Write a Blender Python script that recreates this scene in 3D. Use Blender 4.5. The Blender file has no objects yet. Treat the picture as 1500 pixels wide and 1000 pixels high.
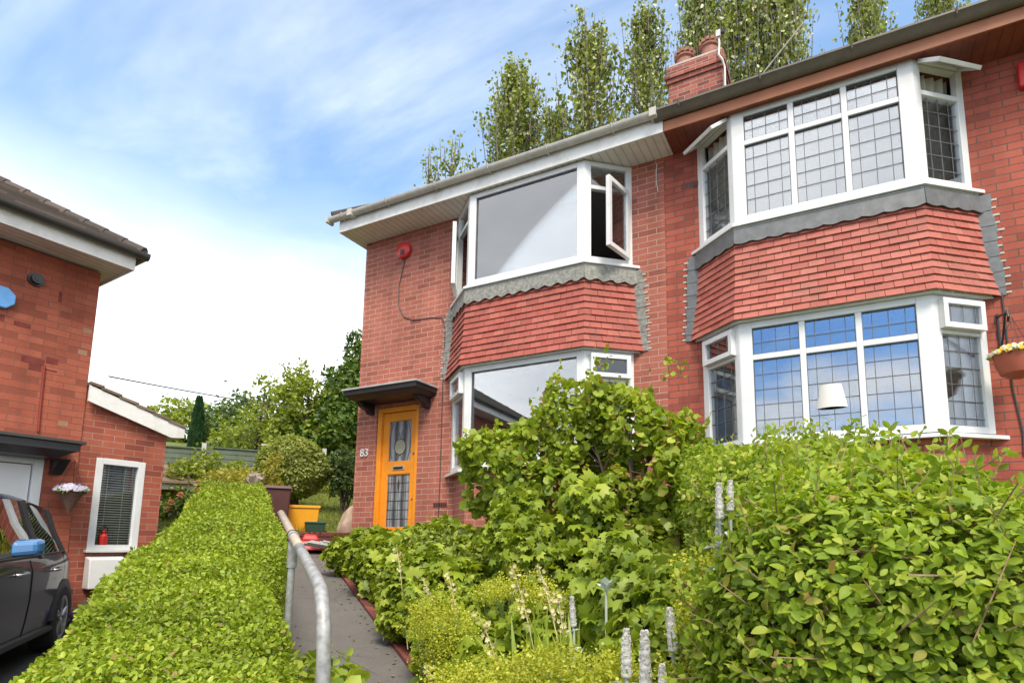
import bpy, math, random
import numpy as np
from mathutils import Vector, Matrix
R_ = math.radians
SC = bpy.context.scene
COL = SC.collection
random.seed(7)
rng = np.random.default_rng(11)

# ------------------------------------------------------------------ camera
cam = bpy.data.cameras.new('camera'); camo = bpy.data.objects.new('camera', cam); COL.objects.link(camo)
_y, _p, _r = R_(-26.265), R_(7.828), R_(0.395)
Rv = Vector((math.cos(_y), -math.sin(_y), 0)); F0 = Vector((math.sin(_y), math.cos(_y), 0))
Fv = math.cos(_p)*F0 + math.sin(_p)*Vector((0, 0, 1)); Uv = -math.sin(_p)*F0 + math.cos(_p)*Vector((0, 0, 1))
Xc = math.cos(_r)*Rv + math.sin(_r)*Uv; Yc = -math.sin(_r)*Rv + math.cos(_r)*Uv
camo.matrix_world = Matrix(((Xc.x, Yc.x, -Fv.x, 0), (Xc.y, Yc.y, -Fv.y, 0), (Xc.z, Yc.z, -Fv.z, 0), (0, 0, 0, 1)))
cam.sensor_width = 36; cam.lens = 850/1500*36
cam.shift_x = -63.6/1500; cam.shift_y = 180.6/1500
cam.clip_start = 0.05; cam.clip_end = 3000
SC.camera = camo

# ------------------------------------------------------------------ sun, sky, exposure
SUN_EL, SUN_AZ = R_(52), R_(140)          # azimuth from +Y clockwise: behind the camera, to its right
sd = bpy.data.lights.new('sun', 'SUN'); sd.energy = 2.2; sd.angle = R_(18); sd.color = (1, .93, .80)
so = bpy.data.objects.new('sun', sd); COL.objects.link(so)
sdir = Vector((math.sin(SUN_AZ)*math.cos(SUN_EL), math.cos(SUN_AZ)*math.cos(SUN_EL), math.sin(SUN_EL)))
so.rotation_euler = sdir.to_track_quat('Z', 'Y').to_euler(); so.location = sdir*60
W = bpy.data.worlds.new('World'); SC.world = W; W.use_nodes = True
SC.view_settings.view_transform = 'Standard'; SC.view_settings.look = 'None'
SC.view_settings.exposure = 1.0; SC.view_settings.gamma = 1
SC.cycles.max_bounces = 8; SC.cycles.transparent_max_bounces = 12
SC.cycles.sample_clamp_indirect = 6


def world():
    nt = W.node_tree; N = nt.nodes; L = nt.links; N.clear()
    def nd(t, **k):
        n = N.new(t)
        for a, b in k.items(): setattr(n, a, b)
        return n
    def mth(op, a, b=None, c=None, clamp=False):
        n = nd('ShaderNodeMath', operation=op, use_clamp=clamp)
        for i, v in enumerate((a, b, c)):
            if v is None: continue
            if isinstance(v, (int, float)): n.inputs[i].default_value = v
            else: L.new(v, n.inputs[i])
        return n.outputs[0]
    def ramp(v, a, b, lo=0., hi=1.):
        n = nd('ShaderNodeMapRange', interpolation_type='SMOOTHSTEP'); L.new(v, n.inputs[0])
        n.inputs[1].default_value = a; n.inputs[2].default_value = b; n.inputs[3].default_value = lo; n.inputs[4].default_value = hi
        return n.outputs[0]
    sky = nd('ShaderNodeTexSky', sky_type='NISHITA', sun_disc=False)
    sky.sun_elevation = SUN_EL; sky.sun_rotation = SUN_AZ; sky.air_density = 1.0; sky.dust_density = .6; sky.ozone_density = 1.6
    tc = nd('ShaderNodeTexCoord'); sp = nd('ShaderNodeSeparateXYZ'); L.new(tc.outputs['Generated'], sp.inputs[0])
    x, y, z = sp.outputs
    zz = mth('ADD', mth('MAXIMUM', z, 0.0), .22)
    cv = nd('ShaderNodeCombineXYZ'); L.new(mth('DIVIDE', x, zz), cv.inputs[0]); L.new(mth('DIVIDE', y, zz), cv.inputs[1])
    def noise(scale, det, rough, dist, off, stretch=(1, 1, 1), rot=0):
        mp = nd('ShaderNodeMapping'); L.new(cv.outputs[0], mp.inputs[0])
        mp.inputs['Location'].default_value = off; mp.inputs['Scale'].default_value = stretch; mp.inputs['Rotation'].default_value = (0, 0, rot)
        n = nd('ShaderNodeTexNoise'); L.new(mp.outputs[0], n.inputs['Vector'])
        n.inputs['Scale'].default_value = scale; n.inputs['Detail'].default_value = det
        n.inputs['Roughness'].default_value = rough; n.inputs['Distortion'].default_value = dist
        return n.outputs['Fac']
    big = noise(.9, 5, .55, .35, (3.1, 1.7, 0))
    wisp = noise(1.05, 6, .58, .5, (.4, 5.2, 0), (1, 2.0, 1), R_(-38))
    # cumulus bank low in front and left, cirrus veils higher up, broken cloud behind the street
    low = ramp(z, .60, .24)
    front = ramp(y, -.25, .25)
    right = ramp(x, -.42, .05)
    bank = mth('MULTIPLY', mth('MULTIPLY', low, front), ramp(big, .24, .50))
    edge = mth('MULTIPLY', ramp(z, .30, .05), mth('ADD', mth('MULTIPLY', front, .9), .1))
    veil = mth('ADD', mth('MULTIPLY', ramp(wisp, .36, .80), mth('SUBTRACT', .52, mth('MULTIPLY', right, .34))), .06)
    back = mth('MULTIPLY', mth('SUBTRACT', 1., front), mth('MAXIMUM', ramp(z, .33, .45), mth('MULTIPLY', ramp(big, .54, .68), .9)))
    over = mth('MULTIPLY', ramp(z, .74, .90), .92)  # white cloud overhead, out of view, added for neutral top light
    back = mth('MAXIMUM', back, mth('MULTIPLY', mth('MULTIPLY', mth('SUBTRACT', 1., front), ramp(x, -.16, -.42)), ramp(big, .22, .46)))
    over = mth('MAXIMUM', over, mth('MULTIPLY', ramp(x, .36, .62), .85))  # unseen white cloud to the right, added as neutral fill light
    m = mth('MAXIMUM', mth('MAXIMUM', bank, mth('MAXIMUM', edge, over)), mth('MAXIMUM', mth('MULTIPLY', veil, front), back), clamp=True)
    shade = ramp(noise(2.1, 6, .6, .2, (7, 2, 0)), .3, .7)
    cc = nd('ShaderNodeMixRGB'); cc.inputs[1].default_value = (8.0, 8.25, 8.6, 1); cc.inputs[2].default_value = (10.4, 10.45, 10.5, 1); L.new(shade, cc.inputs[0])
    tmix = nd('ShaderNodeMixRGB'); L.new(front, tmix.inputs[0]); tmix.inputs[1].default_value = (.78, 1.12, 1.45, 1); tmix.inputs[2].default_value = (1.12, 1.55, 1.68, 1)
    tint = nd('ShaderNodeMixRGB', blend_type='MULTIPLY'); tint.inputs[0].default_value = 1; L.new(sky.outputs[0], tint.inputs[1]); L.new(tmix.outputs[0], tint.inputs[2])
    mx = nd('ShaderNodeMixRGB'); L.new(m, mx.inputs[0]); L.new(tint.outputs[0], mx.inputs[1]); L.new(cc.outputs[0], mx.inputs[2])
    bg = nd('ShaderNodeBackground'); bg.inputs[1].default_value = .095; L.new(mx.outputs[0], bg.inputs[0])
    out = nd('ShaderNodeOutputWorld'); L.new(bg.outputs[0], out.inputs[0])
world()

# ------------------------------------------------------------------ materials
class NT:
    def __init__(s, name):
        s.m = bpy.data.materials.new(name); s.m.use_nodes = True
        s.t = s.m.node_tree; s.N = s.t.nodes; s.L = s.t.links
        s.b = s.N['Principled BSDF']; s.o = s.N['Material Output']
    def n(s, t, **k):
        x = s.N.new(t)
        for a, b in k.items(): setattr(x, a, b)
        return x
    def set(s, sock, v):
        if hasattr(v, 'is_output') or isinstance(v, bpy.types.NodeSocket): s.L.new(v, sock)
        else: sock.default_value = v
    def noise(s, scale, det=4, vec=None, rough=.55):
        x = s.n('ShaderNodeTexNoise'); x.inputs['Scale'].default_value = scale; x.inputs['Detail'].default_value = det; x.inputs['Roughness'].default_value = rough
        s.L.new(vec if vec else s.co('Object'), x.inputs['Vector']); return x.outputs['Fac']
    def co(s, w): return s.n('ShaderNodeTexCoord').outputs[w]
    def ramp(s, f, *stops):
        r = s.n('ShaderNodeValToRGB'); e = r.color_ramp.elements
        while len(e) < len(stops): e.new(.5)
        for el, (p, c) in zip(e, stops): el.position = p; el.color = (*c, 1)
        s.L.new(f, r.inputs[0]); return r.outputs[0]
    def mix(s, f, a, b, mode='MIX'):
        x = s.n('ShaderNodeMixRGB', blend_type=mode); s.set(x.inputs[0], f)
        for i, v in ((1, a), (2, b)):
            s.set(x.inputs[i], (*v, 1) if isinstance(v, tuple) and len(v) == 3 else v)
        return x.outputs[0]
    def bump(s, h, st=.3, d=.01):
        x = s.n('ShaderNodeBump'); x.inputs['Strength'].default_value = st; x.inputs['Distance'].default_value = d
        s.L.new(h, x.inputs['Height']); s.L.new(x.outputs[0], s.b.inputs['Normal'])
    def base(s, c): s.set(s.b.inputs['Base Color'], (*c, 1) if isinstance(c, tuple) and len(c) == 3 else c)
    def rough(s, r): s.b.inputs['Roughness'].default_value = r

def plain(name, c, rough=.5, metal=0., var=.12, scale=9, bump=0., dirt=None, dk=.55):
    t = NT(name); t.rough(rough); t.b.inputs['Metallic'].default_value = metal
    f = t.noise(scale, 5)
    a = tuple(v*(1-var) for v in c); b = tuple(min(1, v*(1+var)) for v in c)
    col = t.ramp(f, (.3, a), (.7, b))
    if dirt:
        g = t.ramp(t.noise(scale*.45, 7, rough=.7), (.48, (0, 0, 0)), (.72, (1, 1, 1)))
        col = t.mix(t.mix(1., g, (dk, dk, dk), 'MULTIPLY'), col, dirt)
    t.base(col)
    if bump: t.bump(f, bump, .004)
    return t.m

def brick(name, c1, c2, c3, mortar, bw=.225, rh=.075, ms=.005, dark=.78):
    t = NT(name); uv = t.co('UV')
    b = t.n('ShaderNodeTexBrick'); t.L.new(uv, b.inputs['Vector'])
    b.inputs['Scale'].default_value = 1; b.inputs['Brick Width'].default_value = bw; b.inputs['Row Height'].default_value = rh
    b.inputs['Mortar Size'].default_value = ms; b.inputs['Mortar Smooth'].default_value = .25; b.inputs['Bias'].default_value = -.1
    b.inputs['Color1'].default_value = (0, 0, 0, 1); b.inputs['Color2'].default_value = (1, 1, 1, 1); b.inputs['Mortar'].default_value = (.5, .5, .5, 1)
    per = t.ramp(b.outputs['Color'], (.0, tuple(v*dark for v in c1)), (.12, c1), (.55, c2), (1., c3))
    wea = t.noise(1.3, 6, uv, .65); fine = t.noise(46, 4, uv, .7)
    per = t.mix(.35, per, t.ramp(fine, (.3, (.45, .45, .45)), (.7, (1, 1, 1))), 'MULTIPLY')
    per = t.mix(.55, per, t.ramp(wea, (.35, (.62, .58, .58)), (.65, (1.0, 1.0, 1.0))), 'MULTIPLY')
    mp = t.n('ShaderNodeMapping'); t.L.new(uv, mp.inputs[0]); mp.inputs['Scale'].default_value = (5, .45, 1); stre = t.noise(1.0, 5, mp.outputs[0], .6)
    per = t.mix(.35, per, t.ramp(stre, (.38, (.55, .52, .5)), (.55, (1, 1, 1))), 'MULTIPLY')
    mo = t.mix(.6, mortar, t.ramp(wea, (.35, (.5, .5, .5)), (.6, (1, 1, 1))), 'MULTIPLY')
    t.base(t.mix(b.outputs['Fac'], per, mo)); t.rough(.88)
    inv = t.n('ShaderNodeMath', operation='SUBTRACT'); inv.inputs[0].default_value = 1; t.L.new(b.outputs['Fac'], inv.inputs[1])
    ad = t.n('ShaderNodeMath', operation='MULTIPLY_ADD'); t.L.new(fine, ad.inputs[0]); ad.inputs[1].default_value = .35; t.L.new(inv.outputs[0], ad.inputs[2])
    t.bump(ad.outputs[0], .55, .006)
    return t.m

def foliage(name, stops, trans=.35, rough=.45, spec=.35, tint=(1.25, 1.25, .55)):
    t = NT(name); g = t.n('ShaderNodeNewGeometry')
    col = t.ramp(g.outputs['Random Per Island'], *stops)
    big = t.ramp(t.noise(1.7, 3), (.35, (.72, .74, .7)), (.65, (1.12, 1.1, 1.05)))
    col = t.mix(.8, col, big, 'MULTIPLY')
    t.base(col); t.rough(rough); t.b.inputs['Specular IOR Level'].default_value = spec
    tr = t.n('ShaderNodeBsdfTranslucent'); t.L.new(t.mix(1., col, tint, 'MULTIPLY'), tr.inputs[0])
    mx = t.n('ShaderNodeMixShader'); mx.inputs[0].default_value = trans
    t.L.new(t.b.outputs[0], mx.inputs[1]); t.L.new(tr.outputs[0], mx.inputs[2]); t.L.new(mx.outputs[0], t.o.inputs[0])
    return t.m

def glass(name, tint=(.97, .985, .98), boost=.9, add=.015):
    t = NT(name); t.N.remove(t.b)
    tr = t.n('ShaderNodeBsdfTransparent'); tr.inputs[0].default_value = (*tint, 1)
    gl = t.n('ShaderNodeBsdfGlossy'); gl.inputs['Roughness'].default_value = .0; gl.inputs[0].default_value = (.95, .97, 1, 1)
    bp = t.n('ShaderNodeBump'); bp.inputs['Strength'].default_value = .008; bp.inputs['Distance'].default_value = .02
    t.L.new(t.noise(1.1, 2), bp.inputs['Height']); t.L.new(bp.outputs[0], gl.inputs['Normal'])
    fr = t.n('ShaderNodeFresnel'); fr.inputs[0].default_value = 1.5
    ma = t.n('ShaderNodeMath', operation='MULTIPLY_ADD', use_clamp=True); t.L.new(fr.outputs[0], ma.inputs[0]); ma.inputs[1].default_value = boost; ma.inputs[2].default_value = add
    mx = t.n('ShaderNodeMixShader'); t.L.new(ma.outputs[0], mx.inputs[0]); t.L.new(tr.outputs[0], mx.inputs[1]); t.L.new(gl.outputs[0], mx.inputs[2])
    t.L.new(mx.outputs[0], t.o.inputs[0]); return t.m

def islands(name, stops, rough=.7, bump=0.2, wear=None):
    t = NT(name); g = t.n('ShaderNodeNewGeometry'); col = t.ramp(g.outputs['Random Per Island'], *stops)
    f = t.noise(30, 5); col = t.mix(.4, col, t.ramp(f, (.3, (.55, .55, .55)), (.7, (1, 1, 1))), 'MULTIPLY')
    if wear:
        w = t.ramp(t.noise(2.2, 7, rough=.7), (.5, (0, 0, 0)), (.68, (1, 1, 1)))
        col = t.mix(t.mix(1., w, (.6, .6, .6), 'MULTIPLY'), col, wear)
    t.base(col); t.rough(rough); t.bump(f, bump, .003); return t.m

M = {}
M['brickL'] = brick('brick_salmon', (.43, .128, .085), (.46, .142, .095), (.485, .158, .108), (.50, .32, .24), ms=.005)
M['brickR'] = brick('brick_red', (.42, .092, .055), (.45, .103, .062), (.48, .12, .074), (.13, .075, .06), ms=.0055)
M['brickN'] = brick('brick_orange', (.42, .105, .058), (.46, .12, .066), (.49, .14, .08), (.20, .09, .06), ms=.004)
M['brickE'] = brick('brick_extension', (.36, .085, .05), (.43, .11, .06), (.48, .14, .085), (.40, .24, .18), ms=.004)
M['brickC'] = brick('brick_chimney', (.28, .075, .05), (.40, .11, .075), (.46, .15, .11), (.36, .27, .22), ms=.006)
M['brickG'] = brick('brick_garden', (.20, .05, .04), (.25, .065, .05), (.29, .085, .065), (.14, .07, .06), ms=.004)
M['white'] = plain('white_upvc', (.68, .68, .675), .32, var=.03, scale=6, dirt=(.42, .40, .36), dk=.28)
M['whitewood'] = plain('white_paint', (.76, .75, .72), .5, var=.05, dirt=(.45, .43, .38))
M['gutterL'] = plain('grey_gutter', (.50, .47, .42), .5, var=.12, dirt=(.25, .22, .18))
M['gutterR'] = plain('brown_gutter', (.13, .105, .085), .42, var=.15)
M['gutterN'] = plain('black_gutter', (.045, .04, .037), .4)
M['orangewood'] = plain('stained_fascia', (.30, .10, .038), .5, var=.15, scale=5)
M['darkstain'] = plain('stained_soffit', (.19, .052, .03), .55, var=.2, scale=6)
M['lead'] = plain('lead_sheet', (.125, .128, .13), .5, metal=.25, var=.2, scale=14)
M['leadL'] = plain('weathered_lead', (.22, .215, .19), .75, var=.4, scale=26, bump=.6, dirt=(.12, .12, .10))
M['came'] = plain('lead_came', (.13, .13, .132), .5, metal=.3)
M['glass'] = glass('window_glass')
M['glassR'] = glass('reflective_glass', (.94, .96, .97), 2.7, .13)
M['carglass'] = glass('car_glass', (.05, .06, .06), 1.6, .03)
M['tilehang'] = islands('hung_clay_tile', ((0, (.36, .088, .062)), (.5, (.42, .112, .08)), (1, (.48, .15, .11))), .75, .3, wear=(.26, .10, .07))
M['tilehangL'] = islands('hung_red_tile', ((0, (.33, .072, .05)), (.6, (.385, .088, .062)), (1, (.43, .12, .085))), .75, .3, wear=(.20, .07, .05))
M['rooftile'] = islands('concrete_roof_tile', ((0, (.05, .037, .031)), (.6, (.08, .06, .047)), (1, (.115, .083, .066))), .85, .5)
M['tileE'] = islands('brown_roof_tile', ((0, (.15, .10, .065)), (.6, (.21, .15, .10)), (1, (.27, .20, .14))), .85, .5)
M['pot'] = plain('terracotta_pot', (.30, .125, .085), .8, var=.3, scale=16, bump=.4, dirt=(.12, .07, .055))
M['black'] = plain('black_paint', (.018, .018, .02), .35)
M['blackplastic'] = plain('black_plastic', (.02, .02, .021), .5)
M['doororange'] = plain('orange_paint', (.78, .27, .018), .42, var=.07, scale=5, dirt=(.40, .15, .02), dk=.35)
M['slabgrey'] = plain('grey_felt', (.36, .34, .33), .75, var=.2)
M['red'] = plain('red_plastic', (.55, .025, .022), .35)
M['blue'] = plain('blue_plastic', (.12, .36, .74), .35)
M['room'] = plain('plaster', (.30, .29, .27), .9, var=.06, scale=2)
M['curtain'] = plain('curtain_cloth', (.74, .71, .62), .9, var=.18, scale=6)
M['curtainbrown'] = plain('dark_cloth', (.12, .05, .035), .9, var=.2)
M['lampwhite'] = plain('lamp_fabric', (.62, .60, .56), .8, var=.02)
M['cable'] = plain('cable', (.05, .05, .05), .5)
M['cablegrey'] = plain('pale_cable', (.55, .53, .50), .5)
M['galv'] = plain('galvanised_steel', (.30, .30, .295), .5, metal=.25, var=.3, scale=40, dirt=(.17, .11, .08))
M['whitedoor'] = plain('white_door_paint', (.84, .84, .83), .4, var=.02)
M['wool'] = plain('grey_wool', (.80, .78, .79), 1.0, var=.12, scale=120, bump=.9)
M['galvtan'] = plain('worn_steel', (.42, .34, .26), .55, metal=.3, var=.2, scale=30)
M['bin'] = plain('brown_bin', (.075, .022, .018), .45)
M['yellow'] = plain('yellow_plastic', (.82, .36, .012), .42, var=.05)
M['greenplastic'] = plain('green_plastic', (.02, .065, .04), .45)
M['rock'] = plain('sandstone', (.46, .33, .24), .9, var=.25, scale=7, bump=.8)
M['stump'] = plain('old_wood', (.30, .24, .19), .9, var=.4, scale=14, bump=.8)
M['fencegreen'] = plain('green_fence', (.085, .105, .07), .8, var=.25, scale=5)
M['concrete'] = plain('concrete', (.42, .40, .36), .85, var=.15)
M['rubber'] = plain('tyre_rubber', (.02, .02, .02), .75)
M['alloy'] = plain('alloy', (.50, .51, .52), .3, metal=.8)
M['bark'] = plain('bark', (.085, .06, .042), .95, var=.35, scale=20, bump=.7)
M['barkpale'] = plain('pale_bark', (.17, .14, .105), .95, var=.3, scale=12)
M['twig'] = plain('twigs', (.27, .17, .10), .9, var=.35, scale=30)
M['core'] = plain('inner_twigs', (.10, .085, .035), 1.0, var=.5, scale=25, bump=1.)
M['stem'] = plain('green_stem', (.13, .19, .05), .6)
M['wicker'] = plain('wicker', (.14, .075, .05), .9, var=.4, scale=60, bump=.8)
M['terracotta'] = plain('terracotta_plastic', (.36, .085, .045), .6, var=.08)
M['render'] = plain('pale_render', (.62, .66, .74), .8)
M['paintpipe'] = plain('red_painted_pipe', (.24, .03, .02), .6)
M['stain'] = plain('red_brick_stain', (.17, .028, .02), .8, var=.3, scale=14)

def m_car():
    t = NT('dark_blue_car_paint'); t.base((.006, .013, .034)); t.rough(.35); t.b.inputs['Specular IOR Level'].default_value = .15; t.b.inputs['Coat Weight'].default_value = .55; t.b.inputs['Coat Roughness'].default_value = .03
    M['car'] = t.m
    t = NT('mirror_bluish_sheen'); t.base((.05, .17, .38)); t.rough(.25); t.b.inputs['Coat Weight'].default_value = 1; M['mirror'] = t.m  # bluish reflection on the wing mirrors put into the base colour
m_car()
def m_soffit():
    t = NT('soffit_boards'); w = t.n('ShaderNodeTexWave', bands_direction='X'); t.L.new(t.co('UV'), w.inputs['Vector']); w.inputs['Scale'].default_value = 3.3; w.inputs['Distortion'].default_value = 0
    base = t.ramp(w.outputs['Fac'], (.0, (.42, .39, .37)), (.06, (.74, .71, .68)), (1, (.76, .73, .70)))
    t.base(t.mix(.5, base, t.ramp(t.noise(1.6, 6, rough=.7), (.35, (.6, .55, .52)), (.6, (1, 1, 1))), 'MULTIPLY')); t.rough(.6); M['soffitL'] = t.m
m_soffit()
def m_ground():
    t = NT('soil'); f = t.noise(7, 8, rough=.7); t.base(t.ramp(f, (.3, (.030, .021, .014)), (.7, (.085, .062, .042)))); t.rough(.95); t.bump(f, .8, .03); M['soil'] = t.m
    t = NT('tarmac'); f = t.noise(170, 4, rough=.8); g = t.noise(1.6, 6, rough=.65)
    c = t.mix(.6, t.ramp(f, (.3, (.085, .076, .07)), (.72, (.21, .19, .175))), t.ramp(g, (.3, (.62, .6, .6)), (.7, (1, 1, 1))), 'MULTIPLY')
    vo = t.n('ShaderNodeTexVoronoi', feature='DISTANCE_TO_EDGE'); vo.inputs['Scale'].default_value = 1.3; wv = t.mix(.25, t.co('Object'), t.n('ShaderNodeTexNoise').outputs['Color']); t.L.new(wv, vo.inputs['Vector'])
    crack = t.mix(1., t.ramp(vo.outputs['Distance'], (.0, (1, 1, 1)), (.012, (0, 0, 0))), t.ramp(t.noise(.9, 3), (.5, (0, 0, 0)), (.6, (1, 1, 1))), 'MULTIPLY')
    c = t.mix(crack, c, (.045, .04, .035)); c = t.mix(t.mix(1., t.ramp(t.noise(2.6, 8, rough=.75), (.56, (0, 0, 0)), (.70, (1, 1, 1))), (.5, .5, .5), 'MULTIPLY'), c, (.085, .10, .04))
    t.base(c); t.rough(.9); t.bump(f, .5, .004); M['tarmac'] = t.m
    t = NT('drive_asphalt'); f = t.noise(120, 4, rough=.8); t.base(t.ramp(f, (.3, (.04, .038, .04)), (.7, (.10, .097, .10)))); t.rough(.85); t.bump(f, .4, .004); M['drive'] = t.m
    t = NT('lawn'); f = t.noise(3, 8, rough=.75); t.base(t.ramp(f, (.3, (.06, .10, .015)), (.7, (.16, .19, .035)))); t.rough(.95); t.bump(f, .6, .04); M['lawn'] = t.m
    t = NT('leaded_stained_glass'); uv = t.co('UV')
    w = t.n('ShaderNodeTexWave', bands_direction='X'); t.L.new(uv, w.inputs['Vector']); w.inputs['Scale'].default_value = 2.2; w.inputs['Distortion'].default_value = 2; w.inputs['Detail'].default_value = 2
    c = t.ramp(w.outputs['Fac'], (.1, (.10, .105, .11)), (.5, (.20, .21, .22)), (.9, (.33, .34, .35)))
    t.base(t.mix(.5, c, t.ramp(t.noise(9, 5, rough=.7), (.35, (.45, .45, .5)), (.65, (1, 1, 1))), 'MULTIPLY')); t.rough(.12); t.b.inputs['Specular IOR Level'].default_value = .7; M['stained'] = t.m
    M['stainedyel'] = plain('yellow_stained_glass', (.30, .30, .22), .12, var=.15)
m_ground()
M['f_hedge'] = foliage('privet_clipped', ((0, (.15, .22, .014)), (.4, (.26, .35, .022)), (.8, (.345, .43, .035)), (.965, (.43, .49, .06)), (.98, (.33, .24, .08)), (1, (.26, .18, .06))))
M['f_privet'] = foliage('privet_big', ((0, (.13, .20, .014)), (.45, (.23, .33, .025)), (.85, (.33, .41, .04)), (.97, (.42, .45, .07)), (1, (.34, .22, .07))), .38, .5, .3)
M['f_bush'] = foliage('quince_leaves', ((0, (.14, .20, .016)), (.5, (.27, .36, .030)), (.9, (.39, .45, .06)), (.97, (.42, .43, .08)), (1, (.36, .14, .04))), .38, .5, .3)
M['f_ger'] = foliage('cranesbill_leaves', ((0, (.15, .22, .016)), (.5, (.28, .36, .030)), (1, (.40, .46, .055))), .35)
M['f_dark'] = foliage('dark_underplanting', ((0, (.12, .16, .016)), (.6, (.24, .30, .028)), (.93, (.34, .39, .045)), (1, (.20, .09, .04))), .25)
M['f_alch'] = foliage('lime_flowers', ((0, (.34, .38, .02)), (.5, (.48, .50, .04)), (1, (.60, .58, .09))), .35)
M['f_lobe'] = foliage('lobed_pale_leaves', ((0, (.20, .29, .025)), (.6, (.32, .41, .045)), (1, (.42, .48, .08))), .4)
M['f_silver'] = foliage('silver_leaves', ((0, (.46, .52, .46)), (1, (.64, .70, .63))), .25, .9, .1, (1, 1, 1))
M['f_spike'] = foliage('woolly_flower_spike', ((0, (.74, .73, .70)), (.8, (.88, .86, .86)), (1, (.78, .66, .82))), .4, .95, .05, (1, 1, 1))
M['f_cream'] = foliage('cream_petals', ((0, (.62, .52, .26)), (1, (.78, .70, .42))), .3, .6, tint=(1, 1, 1))
M['f_grass'] = foliage('grass_blades', ((0, (.12, .16, .018)), (.6, (.24, .27, .04)), (1, (.34, .33, .09))), .3)
M['f_round'] = foliage('round_shrub_leaves', ((0, (.15, .19, .025)), (.5, (.29, .34, .06)), (1, (.42, .45, .14))), .3)
M['f_tree'] = foliage('dark_tree_leaves', ((0, (.03, .07, .010)), (.6, (.085, .15, .016)), (1, (.17, .23, .03))), .3)
M['f_light'] = foliage('light_tree_leaves', ((0, (.16, .21, .02)), (.6, (.28, .34, .045)), (1, (.38, .41, .09))), .4)
M['f_mid'] = foliage('mid_tree_leaves', ((0, (.06, .10, .03)), (.6, (.11, .17, .05)), (1, (.18, .24, .08))), .35)
M['f_conifer'] = foliage('conifer_sprays', ((0, (.010, .035, .012)), (1, (.035, .085, .028))), .15)
M['f_poplar'] = foliage('poplar_leaves', ((0, (.10, .135, .02)), (.5, (.22, .27, .04)), (.85, (.38, .42, .11)), (1, (.62, .62, .46))), .35, .35, .6)
M['f_yellow'] = foliage('golden_leaves', ((0, (.30, .28, .03)), (1, (.50, .44, .07))), .35)
M['f_violet'] = foliage('violet_petals', ((0, (.16, .05, .34)), (1, (.34, .16, .55))), .3, tint=(1, 1, 1))
M['f_lilac'] = foliage('pale_lilac_petals', ((0, (.62, .55, .72)), (.5, (.78, .76, .80)), (1, (.45, .36, .62))), .3, tint=(1, 1, 1))
M['f_white'] = foliage('white_petals', ((0, (.74, .72, .68)), (1, (.85, .84, .80))), .3, tint=(1, 1, 1))
M['f_yelpet'] = foliage('yellow_petals', ((0, (.75, .48, .02)), (1, (.85, .62, .05))), .3)
M['f_rose'] = foliage('apricot_petals', ((0, (.70, .28, .14)), (1, (.80, .48, .30))), .3, tint=(1, 1, 1))
M['f_litter'] = foliage('fallen_leaves', ((0, (.12, .07, .03)), (.6, (.26, .17, .07)), (1, (.26, .28, .06))), .1, .8, .1)
M['f_rust'] = foliage('rust_leaves', ((0, (.26, .06, .02)), (1, (.42, .14, .04))), .3)

# ------------------------------------------------------------------ object helpers
ORI = {}
def tag(o, label=None, cat=None, group=None, kind=None):
    if label: o['label'] = label
    if cat: o['category'] = cat
    if group: o['group'] = group
    if kind: o['kind'] = kind
    return o
def thing(name, loc, label, cat, group=None):
    o = bpy.data.objects.new(name, None); COL.objects.link(o); o.location = loc; o.empty_display_size = .2
    ORI[o] = Vector(loc); return tag(o, label, cat, group)
def link(name, me, parent=None):
    o = bpy.data.objects.new(name, me); COL.objects.link(o)
    if parent is not None: o.parent = parent; ORI[o] = ORI[parent]
    else: ORI[o] = Vector((0, 0, 0))
    return o
def kids(o): return [c for c in bpy.data.objects if c.parent == o]
def copy_tree(o, loc, rz=0., sc=1., label=None):
    r = o.copy(); COL.objects.link(r); r.location = loc; r.rotation_euler = (0, 0, rz)
    r.scale = (sc, sc, sc) if not isinstance(sc, tuple) else sc
    if label: r['label'] = label
    for ch in kids(o):
        c = ch.copy(); COL.objects.link(c); c.parent = r
        for g in kids(ch):
            d = g.copy(); COL.objects.link(d); d.parent = c
    return r

class Fr:
    "frame of a vertical face: s along it, z up, n outwards"
    def __init__(s, A, B, flip=False):
        s.A = Vector((A[0], A[1], 0)); d = Vector((B[0]-A[0], B[1]-A[1], 0)); s.len = d.length; s.d = d.normalized()
        s.nrm = Vector((s.d.y, -s.d.x, 0)) * (-1 if flip else 1)
    def p(s, a, z, n=0.): return s.A + s.d*a + s.nrm*n + Vector((0, 0, z))

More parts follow.
